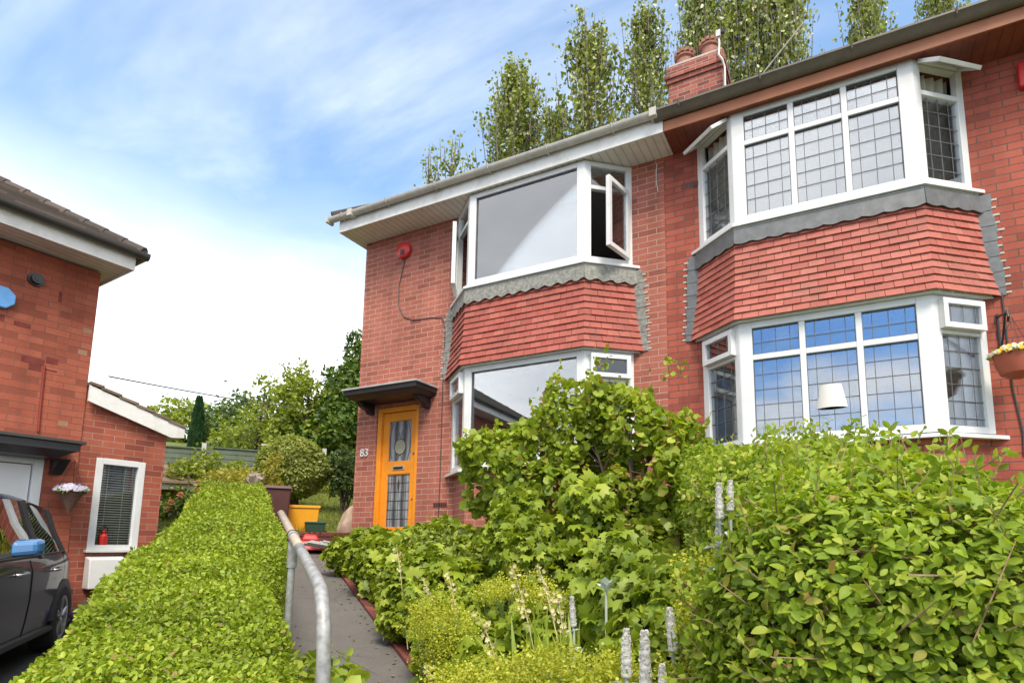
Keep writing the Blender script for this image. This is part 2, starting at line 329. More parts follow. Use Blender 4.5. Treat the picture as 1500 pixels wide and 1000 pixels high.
class MB:
    def __init__(s): s.v = []; s.f = []; s.m = []
    def quad(s, *pts, m=0):
        i = len(s.v); s.v += [Vector(p) for p in pts]; s.f.append(tuple(range(i, i+len(pts)))); s.m.append(m); return s
    def hexa(s, c, m=0):   # 8 corners: bottom loop, top loop
        i = len(s.v); s.v += [Vector(p) for p in c]
        for f in ((3, 2, 1, 0), (4, 5, 6, 7), (0, 1, 5, 4), (1, 2, 6, 5), (2, 3, 7, 6), (3, 0, 4, 7)):
            s.f.append(tuple(i+k for k in f)); s.m.append(m)
        return s
    def box(s, x0, x1, y0, y1, z0, z1, m=0):
        return s.hexa([(x0, y0, z0), (x1, y0, z0), (x1, y1, z0), (x0, y1, z0), (x0, y0, z1), (x1, y0, z1), (x1, y1, z1), (x0, y1, z1)], m)
    def fbox(s, F, a0, a1, z0, z1, n0, n1, m=0):
        return s.hexa([F.p(a0, z0, n1), F.p(a1, z0, n1), F.p(a1, z0, n0), F.p(a0, z0, n0), F.p(a0, z1, n1), F.p(a1, z1, n1), F.p(a1, z1, n0), F.p(a0, z1, n0)], m)
    def prism(s, pts, ext, m=0):
        ext = Vector(ext); n = len(pts); i = len(s.v); s.v += [Vector(p) for p in pts] + [Vector(p)+ext for p in pts]
        s.f.append(tuple(range(i+n-1, i-1, -1))); s.f.append(tuple(range(i+n, i+2*n))); s.m += [m, m]
        for k in range(n):
            a, b = i+k, i+(k+1) % n; s.f.append((a, b, b+n, a+n)); s.m.append(m)
        return s
    def tube(s, pts, r, seg=10, m=0, cap=True):
        pts = [Vector(p) for p in pts]; rr = r if isinstance(r, (list, tuple)) else [r]*len(pts); i = len(s.v); up = None
        for k, p in enumerate(pts):
            t = (pts[min(k+1, len(pts)-1)]-pts[max(k-1, 0)]).normalized()
            if up is None: up = t.orthogonal().normalized()
            a = (up - t*up.dot(t)); a = a.normalized() if a.length > 1e-6 else t.orthogonal().normalized(); up = a; b = t.cross(a)
            for q in range(seg):
                an = 2*math.pi*q/seg; s.v.append(p+(a*math.cos(an)+b*math.sin(an))*rr[k])
        for k in range(len(pts)-1):
            for q in range(seg):
                s.f.append((i+k*seg+q, i+k*seg+(q+1) % seg, i+(k+1)*seg+(q+1) % seg, i+(k+1)*seg+q)); s.m.append(m)
        if cap:
            s.f.append(tuple(i+q for q in range(seg-1, -1, -1))); s.m.append(m)
            s.f.append(tuple(i+(len(pts)-1)*seg+q for q in range(seg))); s.m.append(m)
        return s
    def lathe(s, c, prof, seg=20, m=0, axis='z'):
        i = len(s.v); c = Vector(c)
        for r, h in prof:
            for q in range(seg):
                a = 2*math.pi*q/seg; ca, sa = r*math.cos(a), r*math.sin(a)
                s.v.append(c+(Vector((ca, sa, h)) if axis == 'z' else Vector((ca, -h, sa)) if axis == 'y' else Vector((h, ca, sa))))
        for k in range(len(prof)-1):
            for q in range(seg):
                s.f.append((i+k*seg+q, i+k*seg+(q+1) % seg, i+(k+1)*seg+(q+1) % seg, i+(k+1)*seg+q)); s.m.append(m)
        s.f.append(tuple(i+q for q in range(seg-1, -1, -1))); s.m.append(m)
        s.f.append(tuple(i+(len(prof)-1)*seg+q for q in range(seg))); s.m.append(m)
        return s
    def wall(s, F, a0, a1, z0, z1, holes, th=.25, m=0):
        A = sorted({a0, a1, *[h[0] for h in holes], *[h[1] for h in holes]}); Z = sorted({z0, z1, *[h[2] for h in holes], *[h[3] for h in holes]})
        ins = lambda a, z: any(h[0] < a < h[1] and h[2] < z < h[3] for h in holes)
        for i in range(len(A)-1):
            for j in range(len(Z)-1):
                if ins((A[i]+A[i+1])/2, (Z[j]+Z[j+1])/2): continue
                p, q, r, t = A[i], A[i+1], Z[j], Z[j+1]
                s.quad(F.p(p, r), F.p(q, r), F.p(q, t), F.p(p, t), m=m); s.quad(F.p(q, r, -th), F.p(p, r, -th), F.p(p, t, -th), F.p(q, t, -th), m=m)
        for (p, q, r, t) in holes:
            s.quad(F.p(p, r), F.p(p, t), F.p(p, t, -th), F.p(p, r, -th), m=m); s.quad(F.p(q, t), F.p(q, r), F.p(q, r, -th), F.p(q, t, -th), m=m)
            s.quad(F.p(p, t), F.p(q, t), F.p(q, t, -th), F.p(p, t, -th), m=m); s.quad(F.p(q, r), F.p(p, r), F.p(p, r, -th), F.p(q, r, -th), m=m)
        return s
    def build(s, name, mats, parent=None, smooth=False, bevel=0.):
        me = bpy.data.meshes.new(name); o = ORI[parent] if parent is not None else Vector((0, 0, 0))
        me.from_pydata([tuple(v-o) for v in s.v], [], s.f)
        for mm in (mats if isinstance(mats, (list, tuple)) else [mats]): me.materials.append(M[mm] if isinstance(mm, str) else mm)
        me.polygons.foreach_set('material_index', s.m)
        uv = me.uv_layers.new(name='UVMap').data; UP = Vector((0, 0, 1))
        for pl in me.polygons:
            n = pl.normal
            if abs(n.z) > .97: t = Vector((1, 0, 0)); b = Vector((0, 1, 0))
            else: t = UP.cross(n).normalized(); b = n.cross(t) if abs(n.z) > .25 else UP
            for li in pl.loop_indices:
                p = s.v[me.loops[li].vertex_index]; uv[li].uv = (p.dot(t), p.dot(b))
        if smooth: me.polygons.foreach_set('use_smooth', [True]*len(me.polygons))
        ob = link(name, me, parent)
        if smooth == 'auto': me.set_sharp_from_angle(angle=R_(35))
        if bevel:
            bm = ob.modifiers.new('bevel', 'BEVEL'); bm.width = bevel; bm.segments = 2; bm.limit_method = 'ANGLE'; bm.angle_limit = R_(40)
        return ob

# ------------------------------------------------------------------ foliage helpers (numpy)
LEAF = (np.array([(0, 0, 0), (0, 1, -.12), (-.30, .30, .07), (-.24, .70, .04), (.30, .30, .07), (.24, .70, .04)], float), [(0, 1, 3, 2), (0, 4, 5, 1)])
OVAL = (np.array([(0, 0, 0), (0, 1, -.15), (-.36, .28, .06), (-.34, .68, .03), (.36, .28, .06), (.34, .68, .03)], float), [(0, 1, 3, 2), (0, 4, 5, 1)])
PRIV = (np.array([(0, 0, 0), (0, 1, -.18)]+[(sg*w, y, z) for sg in (-1, 1) for w, y, z in ((.17, .14, .05), (.27, .38, .07), (.25, .64, .03), (.13, .87, -.08))]+[(0, .38, .0), (0, .64, -.05)], float),
        [(0, 10, 3, 2), (10, 11, 4, 3), (11, 1, 5, 4), (0, 6, 7, 10), (10, 7, 8, 11), (11, 8, 9, 1)])
ROUNDL = (np.array([(0, 0, 0), (0, .95, -.1), (-.46, .25, .08), (-.42, .72, .03), (.46, .25, .08), (.42, .72, .03)], float), [(0, 1, 3, 2), (0, 4, 5, 1)])
def _palm():
    v = [(0, .35, 0.02)]; k = 7
    for i in range(k):
        a = R_(-145 + 290*i/(k-1)); r = .62 if i not in (0, k-1) else .45
        v.append((math.sin(a)*r, .35+math.cos(a)*r, -.20))
        if i < k-1:
            b = R_(-145 + 290*(i+.5)/(k-1)); v.append((math.sin(b)*.43, .35+math.cos(b)*.43, -.03))
    n = len(v); f = [(0, i, i+1) for i in range(1, n-1)]
    return np.array(v, float), f
PALM = _palm()
def _blob():
    return np.array([(-.5, 0, 0), (.5, 0, 0), (.5, 1, .12), (-.5, 1, .12)], float), [(0, 1, 2, 3)]
FLAKE = _blob()
BLADE = (np.array([(-.04, 0, 0), (.04, 0, 0), (.0, 1, -.25), (.028, .55, -.04), (-.028, .55, -.04)], float), [(0, 1, 3, 4), (4, 3, 2)])
def unit(a): return a/np.maximum(np.linalg.norm(a, axis=1, keepdims=True), 1e-9)
def scatter(name, tmpl, P, Y, N, S, mat, parent=None, loc=None):
    tv, tf = tmpl; n = len(P); k = len(tv); Y = unit(Y); X = unit(np.cross(Y, N)); Nn = np.cross(X, Y)
    V = P[:, None, :] + S[:, None, None]*(tv[None, :, 0, None]*X[:, None, :] + tv[None, :, 1, None]*Y[:, None, :] + tv[None, :, 2, None]*Nn[:, None, :])
    o = ORI[parent] if parent is not None else Vector((0, 0, 0)); V = V.reshape(-1, 3) - np.array(o)
    lt = np.array([len(f) for f in tf]); flat = np.concatenate([np.array(f) for f in tf])
    L = (np.arange(n)[:, None]*k + flat[None, :]).ravel().astype(np.int32); T = np.tile(lt, n); st = np.concatenate([[0], np.cumsum(T)[:-1]])
    me = bpy.data.meshes.new(name); me.vertices.add(len(V)); me.vertices.foreach_set('co', V.astype(np.float32).ravel())
    me.loops.add(len(L)); me.loops.foreach_set('vertex_index', L); me.polygons.add(len(T)); me.polygons.foreach_set('loop_start', st.astype(np.int32))
    me.update(calc_edges=True); me.validate(); me.materials.append(M[mat])
    return link(name, me, parent)
def lumps(P, sc, amp, seed):
    r = np.random.default_rng(seed); o = np.zeros(len(P))
    for i in range(7):
        d = r.normal(size=3)*sc; o += np.sin(P@d + r.uniform(0, 6.28))
    return o*amp/2.6
def shell(sdf, bb, n, depth, top_bias=0.):
    out = []; c = 0; lo, hi = np.array(bb[0], float), np.array(bb[1], float)
    for _ in range(400):
        p = rng.uniform(lo, hi, (60000, 3)); d = sdf(p); k = (d < 0) & (d > -depth*rng.power(.7, len(p))); p = p[k]
        out.append(p); c += len(p)
        if c >= n: break
    p = np.concatenate(out)[:n]; e = .01
    g = np.stack([sdf(p+np.eye(3)[i]*e)-sdf(p-np.eye(3)[i]*e) for i in range(3)], 1)
    return p, unit(g)
def leafy(name, sdf, bb, n, depth, size, mat, parent=None, tmpl=LEAF, spread=.8, droop=.25, keep=None):
    p, g = shell(sdf, bb, n, depth)
    if keep is not None: k = keep(p); p, g = p[k], g[k]
    n = len(p); N = unit(g + rng.normal(size=(n, 3))*spread*.6 + np.array([0, 0, .45]))
    Y = unit(np.cross(N, rng.normal(size=(n, 3))) + g*.5 + np.array([0, 0, -droop]))
    S = size*np.clip(rng.lognormal(0, .30, n), .45, 1.75); return scatter(name, tmpl, p, Y, N, S, mat, parent)
def ell(P, c, r): q = (P-np.array(c))/np.array(r); l = np.linalg.norm(q, axis=1); return (l-1)*min(r)
def union(P, blobs, k=0): return np.min(np.stack([ell(P, c, r) for c, r in blobs]), axis=0)

def join(obs):
    import bmesh
    bm = bmesh.new(); mats = []
    for o in obs:
        n0 = len(bm.faces); bm.from_mesh(o.data); bm.faces.ensure_lookup_table(); m = o.data.materials[0]
        if m not in mats: mats.append(m)
        k = mats.index(m)
        if k:
            for f in bm.faces[n0:]: f.material_index = k
    me = obs[0].data; bm.to_mesh(me); bm.free(); me.materials.clear()
    for m in mats: me.materials.append(m)
    for o in obs[1:]: bpy.data.objects.remove(o)
    return obs[0]

# ------------------------------------------------------------------ ground
EU = np.array([-.818, .575]); EV = np.array([.575, .818])
def pt(u, v, z=0.): return Vector((EU[0]*u+EV[0]*v, EU[1]*u+EV[1]*v, z))
def sst(x, a, b): t = np.clip((x-a)/(b-a), 0, 1); return t*t*(3-2*t)
def G(x, y):
    x = np.asarray(x, float); y = np.asarray(y, float); u = x*EU[0]+y*EU[1]; v = x*EV[0]+y*EV[1]
    path = -1.5+.15*np.clip(u, -2, 9.9); bed = np.maximum(path+.05, -1.5+.222*np.clip(y, -2, 6.4)); g = path+(bed-path)*sst(v, 1.18, 1.5)
    hill = .17+.2*(u-9.9)
    hill = np.where(hill > 5, 5+(hill-5)*.12, hill); g = np.where(u > 9.78, np.maximum(hill, g), g)
    drive = -1.22+.02*u; w = sst(v, -.12, -.42)*sst(u, 9.0, 8.3); g = g*(1-w)+drive*w
    inh = (x > -6.35) & (y > 6.36) & (y < 13.4); g = np.where(inh, -.25, g)
    g = np.where((y >= 13.4) & (x > -6.35), np.maximum(g, -.25+.16*(y-13.4)), g)
    return g
def axis(lo, hi, a, b, st):
    near = np.arange(a, b+1e-6, st); L = a-np.geomspace(st, a-lo, 26); Rr = b+np.geomspace(st, hi-b, 26)
    return np.concatenate([L[::-1], near, Rr])
def ground():
    X = axis(-400, 400, -13, 5, .12); Y = axis(-160, 600, -2, 14, .12); gx, gy = np.meshgrid(X, Y); z = G(gx, gy)
    nx, ny = len(X), len(Y); V = np.stack([gx, gy, z], -1).reshape(-1, 3)
    i = np.arange(nx*ny).reshape(ny, nx); F = np.stack([i[:-1, :-1], i[:-1, 1:], i[1:, 1:], i[1:, :-1]], -1).reshape(-1, 4)
    me = bpy.data.meshes.new('ground'); me.from_pydata(V.tolist(), [], F.tolist()); me.materials.append(M['soil']); me.materials.append(M['lawn']); me.materials.append(M['drive'])
    c = V[F].mean(1); u = c[:, :2]@EU; v = c[:, :2]@EV; mi = np.where((u > 9.8) | (c[:, 1] > 13.4), 1, 0)
    mi = np.where((v < -.15) & (u < 9.2), 2, mi); mi = np.where(c[:, 1] < -.6, 2, mi); mi = np.where((c[:, 0] > .3) & (c[:, 1] > .4), 1, mi)
    me.polygons.foreach_set('material_index', mi.astype(np.int32)); me.polygons.foreach_set('use_smooth', [True]*len(me.polygons))
    tag(link('ground', me), kind='structure')
ground()
def path():
    mb = MB(); us = np.linspace(.2, 9.72, 40); vs = (.0, .28, .56, .84, 1.12)
    zz = lambda u, v: -1.5+.15*u+.014
    for a, b in zip(us[:-1], us[1:]):
        for c, d in zip(vs[:-1], vs[1:]): mb.quad(pt(a, c, zz(a, c)), pt(a, d, zz(a, d)), pt(b, d, zz(b, d)), pt(b, c, zz(b, c)))
    mb.quad(pt(7.75, 1.12, zz(7.75, 0)), pt(7.75, 2.1, zz(7.75, 0)), pt(9.6, 2.1, zz(9.5, 0)), pt(9.72, 1.12, zz(9.72, 0)))
    for q in range(len(mb.f)): mb.f[q] = mb.f[q][::-1]
    tag(mb.build('path', 'tarmac'), kind='structure')
    eb = MB(); u = .4
    while u < 7.6:
        z0 = -1.5+.15*u; j = random.uniform(-.006, .006)
        eb.hexa([pt(u, 1.122, z0-.05), pt(u+.205, 1.122, z0-.02), pt(u+.205, 1.2+j, z0-.02), pt(u, 1.2+j, z0-.05), pt(u, 1.122, z0+.045+j), pt(u+.205, 1.122, z0+.076+j), pt(u+.205, 1.2+j, z0+.076+j), pt(u, 1.2+j, z0+.045+j)]); u += .217
    o = eb.build('path_edging', M['brickG'], bevel=.006); tag(o, 'row of red bricks edging the tarmac path along the flower bed', 'kerb')
path()

def litter():
    n = 260; u = rng.uniform(2.2, 9.4, n); e = rng.random(n); v = np.where(e < .5, 1.1-np.abs(rng.normal(0, .07, n)), np.where(e < .8, .30+np.abs(rng.normal(0, .08, n)), rng.uniform(.3, 1.08, n)))
    P = np.stack([EU[0]*u+EV[0]*v, EU[1]*u+EV[1]*v, -1.5+.15*u+.02], 1)
    o = scatter('leaf_litter', LEAF, P, rng.normal(size=(n, 3))*[1, 1, .1], rng.normal(size=(n, 3))*.25+[0, 0, 1], rng.uniform(.012, .035, n), 'f_litter'); tag(o, 'small fallen leaves and bits along the edges of the tarmac path', 'leaves', kind='stuff')
litter()

# ------------------------------------------------------------------ the pair of semis
D = 6.327; PARTY = -1.70; HB = 13.2
XL, XR = -6.434, 3.03
def bay(c, hf, hw, pr, off=0.):
    ph = math.atan2(pr, hw-hf); h = hf+off*math.tan(ph/2); w = hw+off/math.sin(ph); yf = D-pr-off
    return [(c-w, D), (c-h, yf), (c+h, yf), (c+w, D)]
def facets(c, hf, hw, pr, off=0.):
    P = bay(c, hf, hw, pr, off); return [Fr(P[i], P[i+1]) for i in range(3)]

def lattice(mb, F, a0, a1, z0, z1, n, m, da=.135, dz=.155, w=.0065):
    wa = a1-a0; k = max(1, round(wa/da)); off = (wa-(k-1)*da)/2 if k > 1 else wa/2
    for i in range(k): mb.fbox(F, a0+off+i*da-w/2, a0+off+i*da+w/2, z0, z1, n, n+.004, m)
    z = z1-dz*.95
    while z > z0+.03: mb.fbox(F, a0, a1, z-w/2, z+w/2, n, n+.0045, m); z -= dz

def sash(F, a0, a1, z0, z1, w, mat='white', lead=False, ang=0., hinge='right', gl='glass', parent=None, name='casement', th=.05):
    "an opening light: frame and its glass, swung out by ang about one edge"
    mb = MB(); W_, H_ = a1-a0, z1-z0
    for b in ((0, w, 0, H_), (W_-w, W_, 0, H_), (w, W_-w, 0, w), (w, W_-w, H_-w, H_)):
        mb.box(b[0], b[1], -th, 0, b[2], b[3])
    mb.box(w-.002, W_-w+.002, -th*.55, -th*.45, w-.002, H_-w+.002, 1)
    if lead:
        L0 = Fr((0, 0), (1, 0)); L0.A = Vector((0, -th*.55, 0)); lattice(mb, L0, w, W_-w, w, H_-w, .0, 2)
    o = F.A + F.d*a0 + F.nrm*.0 + Vector((0, 0, z0)); Mx = Matrix((( F.d.x, -F.nrm.x, 0), (F.d.y, -F.nrm.y, 0), (0, 0, 1)))
    out = []
    for v in mb.v:
        x, y, z = v
        if hinge == 'right': x -= W_; x, y = x*math.cos(ang)-y*math.sin(ang), x*math.sin(ang)+y*math.cos(ang); x += W_
        elif hinge == 'left': x, y = x*math.cos(-ang)-y*math.sin(-ang), x*math.sin(-ang)+y*math.cos(-ang)
        elif hinge == 'top':
            z -= H_; y, z = y*math.cos(ang)+z*math.sin(ang), -y*math.sin(ang)+z*math.cos(ang); z += H_
        out.append(o + Mx@Vector((x, y, z)))
    mb.v = out
    return mb.build(name, [mat, gl, 'came'], parent, bevel=.004)

def house(side):
    L = side == 'L'
    c = -3.401 if L else -.009; hf, hw, pr = (.832, 1.30, .385) if L else (.84, 1.29, .36)
    zs, zb, zl, zt = (3.335, 2.262, .941, 4.60) if L else (3.361, 2.294, 1.006, 4.62)
    x0, x1 = (XL, PARTY) if L else (PARTY, XR)
    bk = 'brickL' if L else 'brickR'
    root = thing('semi_detached_house', ((x0+x1)/2, D, -.1),
                 'left semi of the pair, salmon brick with an orange front door and white eaves' if L else
                 'right semi of the pair, red brick with leaded bay windows and brown stained eaves', 'house', 'pair of semi-detached brick houses')
    FF = Fr((x0, D), (x1, D)); hole = lambda a, b, z0, z1: (a-x0, b-x0, z0, z1)
    holes = [hole(c-hw+.05, c+hw-.05, zs-.02, zt), hole(c-hw+.05, c+hw-.05, zl-.02, zb-.02)]
    if L: holes.append(hole(-6.045, -5.275, -.02, 1.965))
    mb = MB(); mb.wall(FF, 0, x1-x0, -.6, zt+.10, holes)
    if L: mb.quad((x0, HB, -.6), (x0, D, -.6), (x0, D, zt+.10), (x0, HB, zt+.10)); mb.quad((x0+.25, D+.25, -.6), (x0+.25, HB, -.6), (x0+.25, HB, zt+.1), (x0+.25, D+.25, zt+.1))
    else: mb.quad((x1, D, -.6), (x1, HB, -.6), (x1, HB, zt+.10), (x1, D, zt+.10))
    mb.quad((x1, HB, -.6), (x0, HB, -.6), (x0, HB, zt+.10), (x1, HB, zt+.10))
    mb.build('wall', bk, root)
    # bay plinth wall
    P = bay(c, hf-.03, hw-.06, pr-.03); q = MB()
    for i in range(3): q.quad((*P[i], -.7), (*P[i+1], -.7), (*P[i+1], zl-.03), (*P[i], zl-.03))
    q.quad(*[(*p, zl-.03) for p in P]); q.build('bay_wall', bk, root)
    # roof of this half (hip at the outer end)
    ez, ey, rz, ry = 4.85, D-.50, 7.45, D+3.45
    rf = MB(); n = 22; ov = .22
    oe = x0-ov if L else x1+ov
    rid = (x0+3.2) if L else (x1-3.2)
    for k in range(n):
        t0, t1 = k/n, (k+1)/n; lift = .03
        ya, yb = ey+(ry-ey)*t0, ey+(ry-ey)*t1; za, zb_ = ez+(rz-ez)*t0, ez+(rz-ez)*t1
        ea, eb = oe+(rid-oe)*t0, oe+(rid-oe)*t1
        a = (ea, PARTY) if L else (PARTY, ea); b = (eb, PARTY) if L else (PARTY, eb)
        rf.hexa([(a[0], ya, za), (a[1], ya, za), (b[1], yb, zb_), (b[0], yb, zb_), (a[0], ya, za+lift), (a[1], ya, za+lift), (b[1], yb, zb_+.004), (b[0], yb, zb_+.004)])
        yA, yB = 2*ry-ya, 2*ry-yb
        rf.quad((a[1], yA, za), (a[0], yA, za), (b[0], yB, zb_), (b[1], yB, zb_))
        s = [(ea, ya, za+lift), (ea, yA, za+lift), (eb, yB, zb_), (eb, yb, zb_)]
        rf.quad(*(s[::-1] if L else s))
    if L: rf.tube([(oe, ey, ez+.03), (rid, ry, rz+.02)], .07, 8)
    rf.tube([(rid, ry, rz+.03), (PARTY, ry, rz+.03)], .09, 8)
    rf.build('roof', 'rooftile', root)
    fy = D-.43
    if L:
        fa = MB(); fa.box(x0-.10, PARTY+.12, fy-.02, fy, 4.615, 4.80); fa.box(x0-.12, x0-.10, fy-.02, HB, 4.615, 4.80); fa.build('fascia', 'whitewood', root, bevel=.004)
        so_ = MB(); so_.box(x0-.10, PARTY+.12, fy, D+.02, 4.63, 4.655); so_.box(x0-.10, x0+.02, D+.02, HB, 4.63, 4.655); so_.build('soffit', 'soffitL', root)
        gx0, gx1, gm = x0-.27, PARTY+.03, 'gutterL'
    else:
        fa = MB(); fa.box(PARTY+.125, x1+.2, fy-.02, fy, 4.615, 4.74); fa.build('fascia', 'orangewood', root, bevel=.004)
        so_ = MB(); so_.box(PARTY+.125, x1+.2, fy, D+.02, 4.632, 4.655)
        x = PARTY+.14
        while x < x1: so_.box(x, x+.004, fy, D, 4.627, 4.632); x += .1
        so_.build('soffit', 'darkstain', root)
        gx0, gx1, gm = PARTY+.032, x1+.2, 'gutterR'
    g = MB(); prof = [(fy-.022-.055+math.cos(a)*.058, 4.835+math.sin(a)*.062) for a in [math.pi+math.pi*i/10 for i in range(11)]] if L else [(fy-.025, 4.745), (fy-.025, 4.845), (fy-.03, 4.845), (fy-.085, 4.84), (fy-.115, 4.835), (fy-.135, 4.835), (fy-.135, 4.815), (fy-.11, 4.80), (fy-.09, 4.765), (fy-.06, 4.745)]
    if L: prof += [(fy-.022, 4.845), (fy-.12, 4.845)]
    g.prism([(gx0, y, z) for y, z in prof][::-1], (gx1-gx0, 0, 0)); gut = g.build('gutter', gm, root, smooth='auto')
    x = gx0+.3
    while x < gx1-.1:
        br = MB(); br.tube([(x, fy-.03, 4.765), (x, fy-.075, 4.767), (x, fy-.125, 4.795), (x, fy-.145, 4.845)], .009, 6); br.build('gutter_bracket', gm, gut); x += .85
    if L:
        for a_, b_ in ((gx0+.42, gx0+.50), (gx0-.012, gx0+.03), (gx1-.03, gx1+.05)): br = MB(); br.box(a_, b_, fy-.148, fy-.02, 4.76, 4.857); br.build('gutter_joint', gm, gut)
    # bay windows
    rev = ('upper', zs, zt, 0), ('lower', zl, zb, 1)
    for nm, a, b, lo in rev:
        b = b+.018 if not lo else b-.03
        FS = facets(c, hf, hw, pr); fm = MB(); th = .065; kids_ = []
        F1 = FS[1]; W1 = F1.len; gl = 'glassR'
        jw = .10 if L else .125
        fm.fbox(F1, 0, jw, a, b, -th, 0); fm.fbox(F1, W1-jw, W1, a, b, -th, 0)
        fm.fbox(F1, jw, W1-jw, a, a+.075, -th, 0); fm.fbox(F1, jw, W1-jw, b-.065, b, -th, 0)
        panes = []
        if L: panes.append((jw, W1-jw, a+.075, b-.065))
        else:
            lw = (W1-2*jw-2*.055)/3; tz = b-.065-.335
            for k in range(3):
                p0 = jw+k*(lw+.055)
                if k: fm.fbox(F1, p0-.055, p0, a+.075, b-.065, -th+.004, -.004)
                fm.fbox(F1, p0, p0+lw, tz, tz+.055, -th+.006, -.006)
                panes += [(p0, p0+lw, a+.075, tz), (p0, p0+lw, tz+.055, b-.065)]
        # splayed sides
        side = []
        for fi in (0, 2):
            F = FS[fi]; Ws = F.len; ji, jo = (.075, .085) if fi == 0 else (.085, .075)
            wl, wr = (jo, ji) if fi == 0 else (ji, jo)
            fm.fbox(F, 0, wl, a, b, -th, 0); fm.fbox(F, Ws-wr, Ws, a, b, -th, 0)
            fm.fbox(F, wl, Ws-wr, a, a+.06, -th, 0); fm.fbox(F, wl, Ws-wr, b-.055, b, -th, 0)
            tz = b-.055-.30; fm.fbox(F, wl, Ws-wr, tz, tz+.05, -th+.004, -.003); side.append((F, wl, Ws-wr, a+.06, tz, tz+.05, b-.055, fi))
        sb = MB(); e = [bay(c, hf, hw, pr, o) for o in (.06, -.10)]
        for i in range(3):
            (p, q_), (r, t) = (e[0][i], e[0][i+1]), (e[1][i], e[1][i+1])
            sb.hexa([(*p, a-.055), (*q_, a-.055), (*t, a-.045), (*r, a-.045), (*p, a-.02), (*q_, a-.02), (*t, a-.001), (*r, a-.001)])
            if not lo:
                e2 = [bay(c, hf, hw, pr, o) for o in (.03, -.10)]
                sb.hexa([(*e2[0][i], a-.085), (*e2[0][i+1], a-.085), (*e2[1][i+1], a-.085), (*e2[1][i], a-.085), (*e2[0][i], a-.056), (*e2[0][i+1], a-.056), (*e2[1][i+1], a-.056), (*e2[1][i], a-.056)])
        if lo:   # head board under the tiles
            e = [bay(c, hf, hw, pr, o) for o in (.05, -.05)]
            for i in range(3): fm.hexa([(*e[0][i], b+.002), (*e[0][i+1], b+.002), (*e[1][i+1], b+.002), (*e[1][i], b+.002), (*e[0][i], b+.055), (*e[0][i+1], b+.055), (*e[1][i+1], b+.055), (*e[1][i], b+.055)])
        wn = fm.build('bay_window', 'white', root, bevel=.005)
        sb.build('sill', 'white', wn, bevel=.004)
        for (p0, p1, z0, z1) in panes:
            pm = MB(); pm.fbox(F1, p0-.002, p1+.002, z0-.002, z1+.002, -.042, -.034)
            for z in (z0, z1): pm.fbox(F1, p0, p1, z-.007 if z == z1 else z, z if z == z1 else z+.007, -.033, -.016, 1)
            for s_ in (p0, p1): pm.fbox(F1, s_ if s_ == p0 else s_-.006, s_+.006 if s_ == p0 else s_, z0+.007, z1-.007, -.033, -.016, 1)
            if not L: lattice(pm, F1, p0+.006, p1-.006, z0+.007, z1-.007, -.034, 1)
            pm.build('pane', [gl, 'came'], wn)
        for (F, s0, s1, z0, z1, z2, z3, fi) in side:
            hi = 'left' if fi == 0 else 'right'
            if L and not lo:
                sash(F, s0, s1, z0, z1, .055, ang=R_(19 if fi == 0 else 38), hinge=hi, parent=wn)
                pm = MB(); pm.fbox(F, s0-.002, s1+.002, z2-.002, z3+.002, -.042, -.034); pm.build('pane', 'glass', wn)
            elif not L and not lo:
                pm = MB(); pm.fbox(F, s0-.002, s1+.002, z0-.002, z1+.002, -.042, -.034); lattice(pm, F, s0, s1, z0, z1, -.034, 1, .12, .15); pm.build('pane', ['glass', 'came'], wn)
                sash(F, s0-.03, s1+.03, z2-.02, z3+.02, .045, lead=False, ang=R_(52), hinge='top', parent=wn, name='fanlight', th=.035)
            else:
                pm = MB(); pm.fbox(F, s0-.002, s1+.002, z0-.002, z1+.002, -.042, -.034)
                if not L: lattice(pm, F, s0, s1, z0, z1, -.034, 1, .12, .155)
                pm.build('pane', ['glass', 'came'], wn)
                sash(F, s0-.02, s1+.02, z2-.012, z3+.012, .05, lead=not L, parent=wn, name='fanlight', th=.06)
    # hung tiles between the windows
    z1, z0 = zs-.20, zb-.015; nc = 11 if L else 12; ht = (z1-z0)/nc; tm = MB()
    def fl(z): t = (z1-z)/(z1-z0); return .015+.035*t+.07*max(0, t-.35)**1.6
    for k in range(nc):
        zt_, zb2 = z1-k*ht+.012, z1-(k+1)*ht; ot, ob = fl(zt_)-.004, fl(zb2)+.012
        for fi in range(3):
            Pt, Pb, Pi = bay(c, hf, hw, pr, ot), bay(c, hf, hw, pr, ob), bay(c, hf, hw, pr, ob-.012)
            Ln = math.hypot(Pb[fi+1][0]-Pb[fi][0], Pb[fi+1][1]-Pb[fi][1]); nt_ = max(2, round(Ln/.155)); offs = .5 if k % 2 else 0.
            cuts = [0.]+[(i+offs)/nt_ for i in range(0, nt_+1) if .03 < (i+offs)/nt_ < .97]+[1.]
            for t0, t1 in zip(cuts[:-1], cuts[1:]):
                gp = .0022/Ln; ta, tb = t0+gp*(t0 > 0), t1-gp*(t1 < 1); j = random.uniform(-.003, .004)
                lp = lambda Q, t, z: Vector((Q[fi][0]+(Q[fi+1][0]-Q[fi][0])*t, Q[fi][1]+(Q[fi+1][1]-Q[fi][1])*t, z))
                nn = Vector((0, -1, 0)) if fi == 1 else Vector((-.7 if fi == 0 else .7, -.7, 0))
                tm.hexa([lp(Pb, ta, zb2)+nn*j, lp(Pb, tb, zb2)+nn*j, lp(Pi, tb, zb2), lp(Pi, ta, zb2), lp(Pt, ta, zt_), lp(Pt, tb, zt_), lp(Pt, tb, zt_)-nn*.012, lp(Pt, ta, zt_)-nn*.012])
    ht_ = tm.build('hung_tiles', 'tilehangL' if L else 'tilehang', root)
    # lead apron with scalloped hem, and the lead soakers up each side
    ap = MB(); lm_ = 'leadL' if L else 'lead'
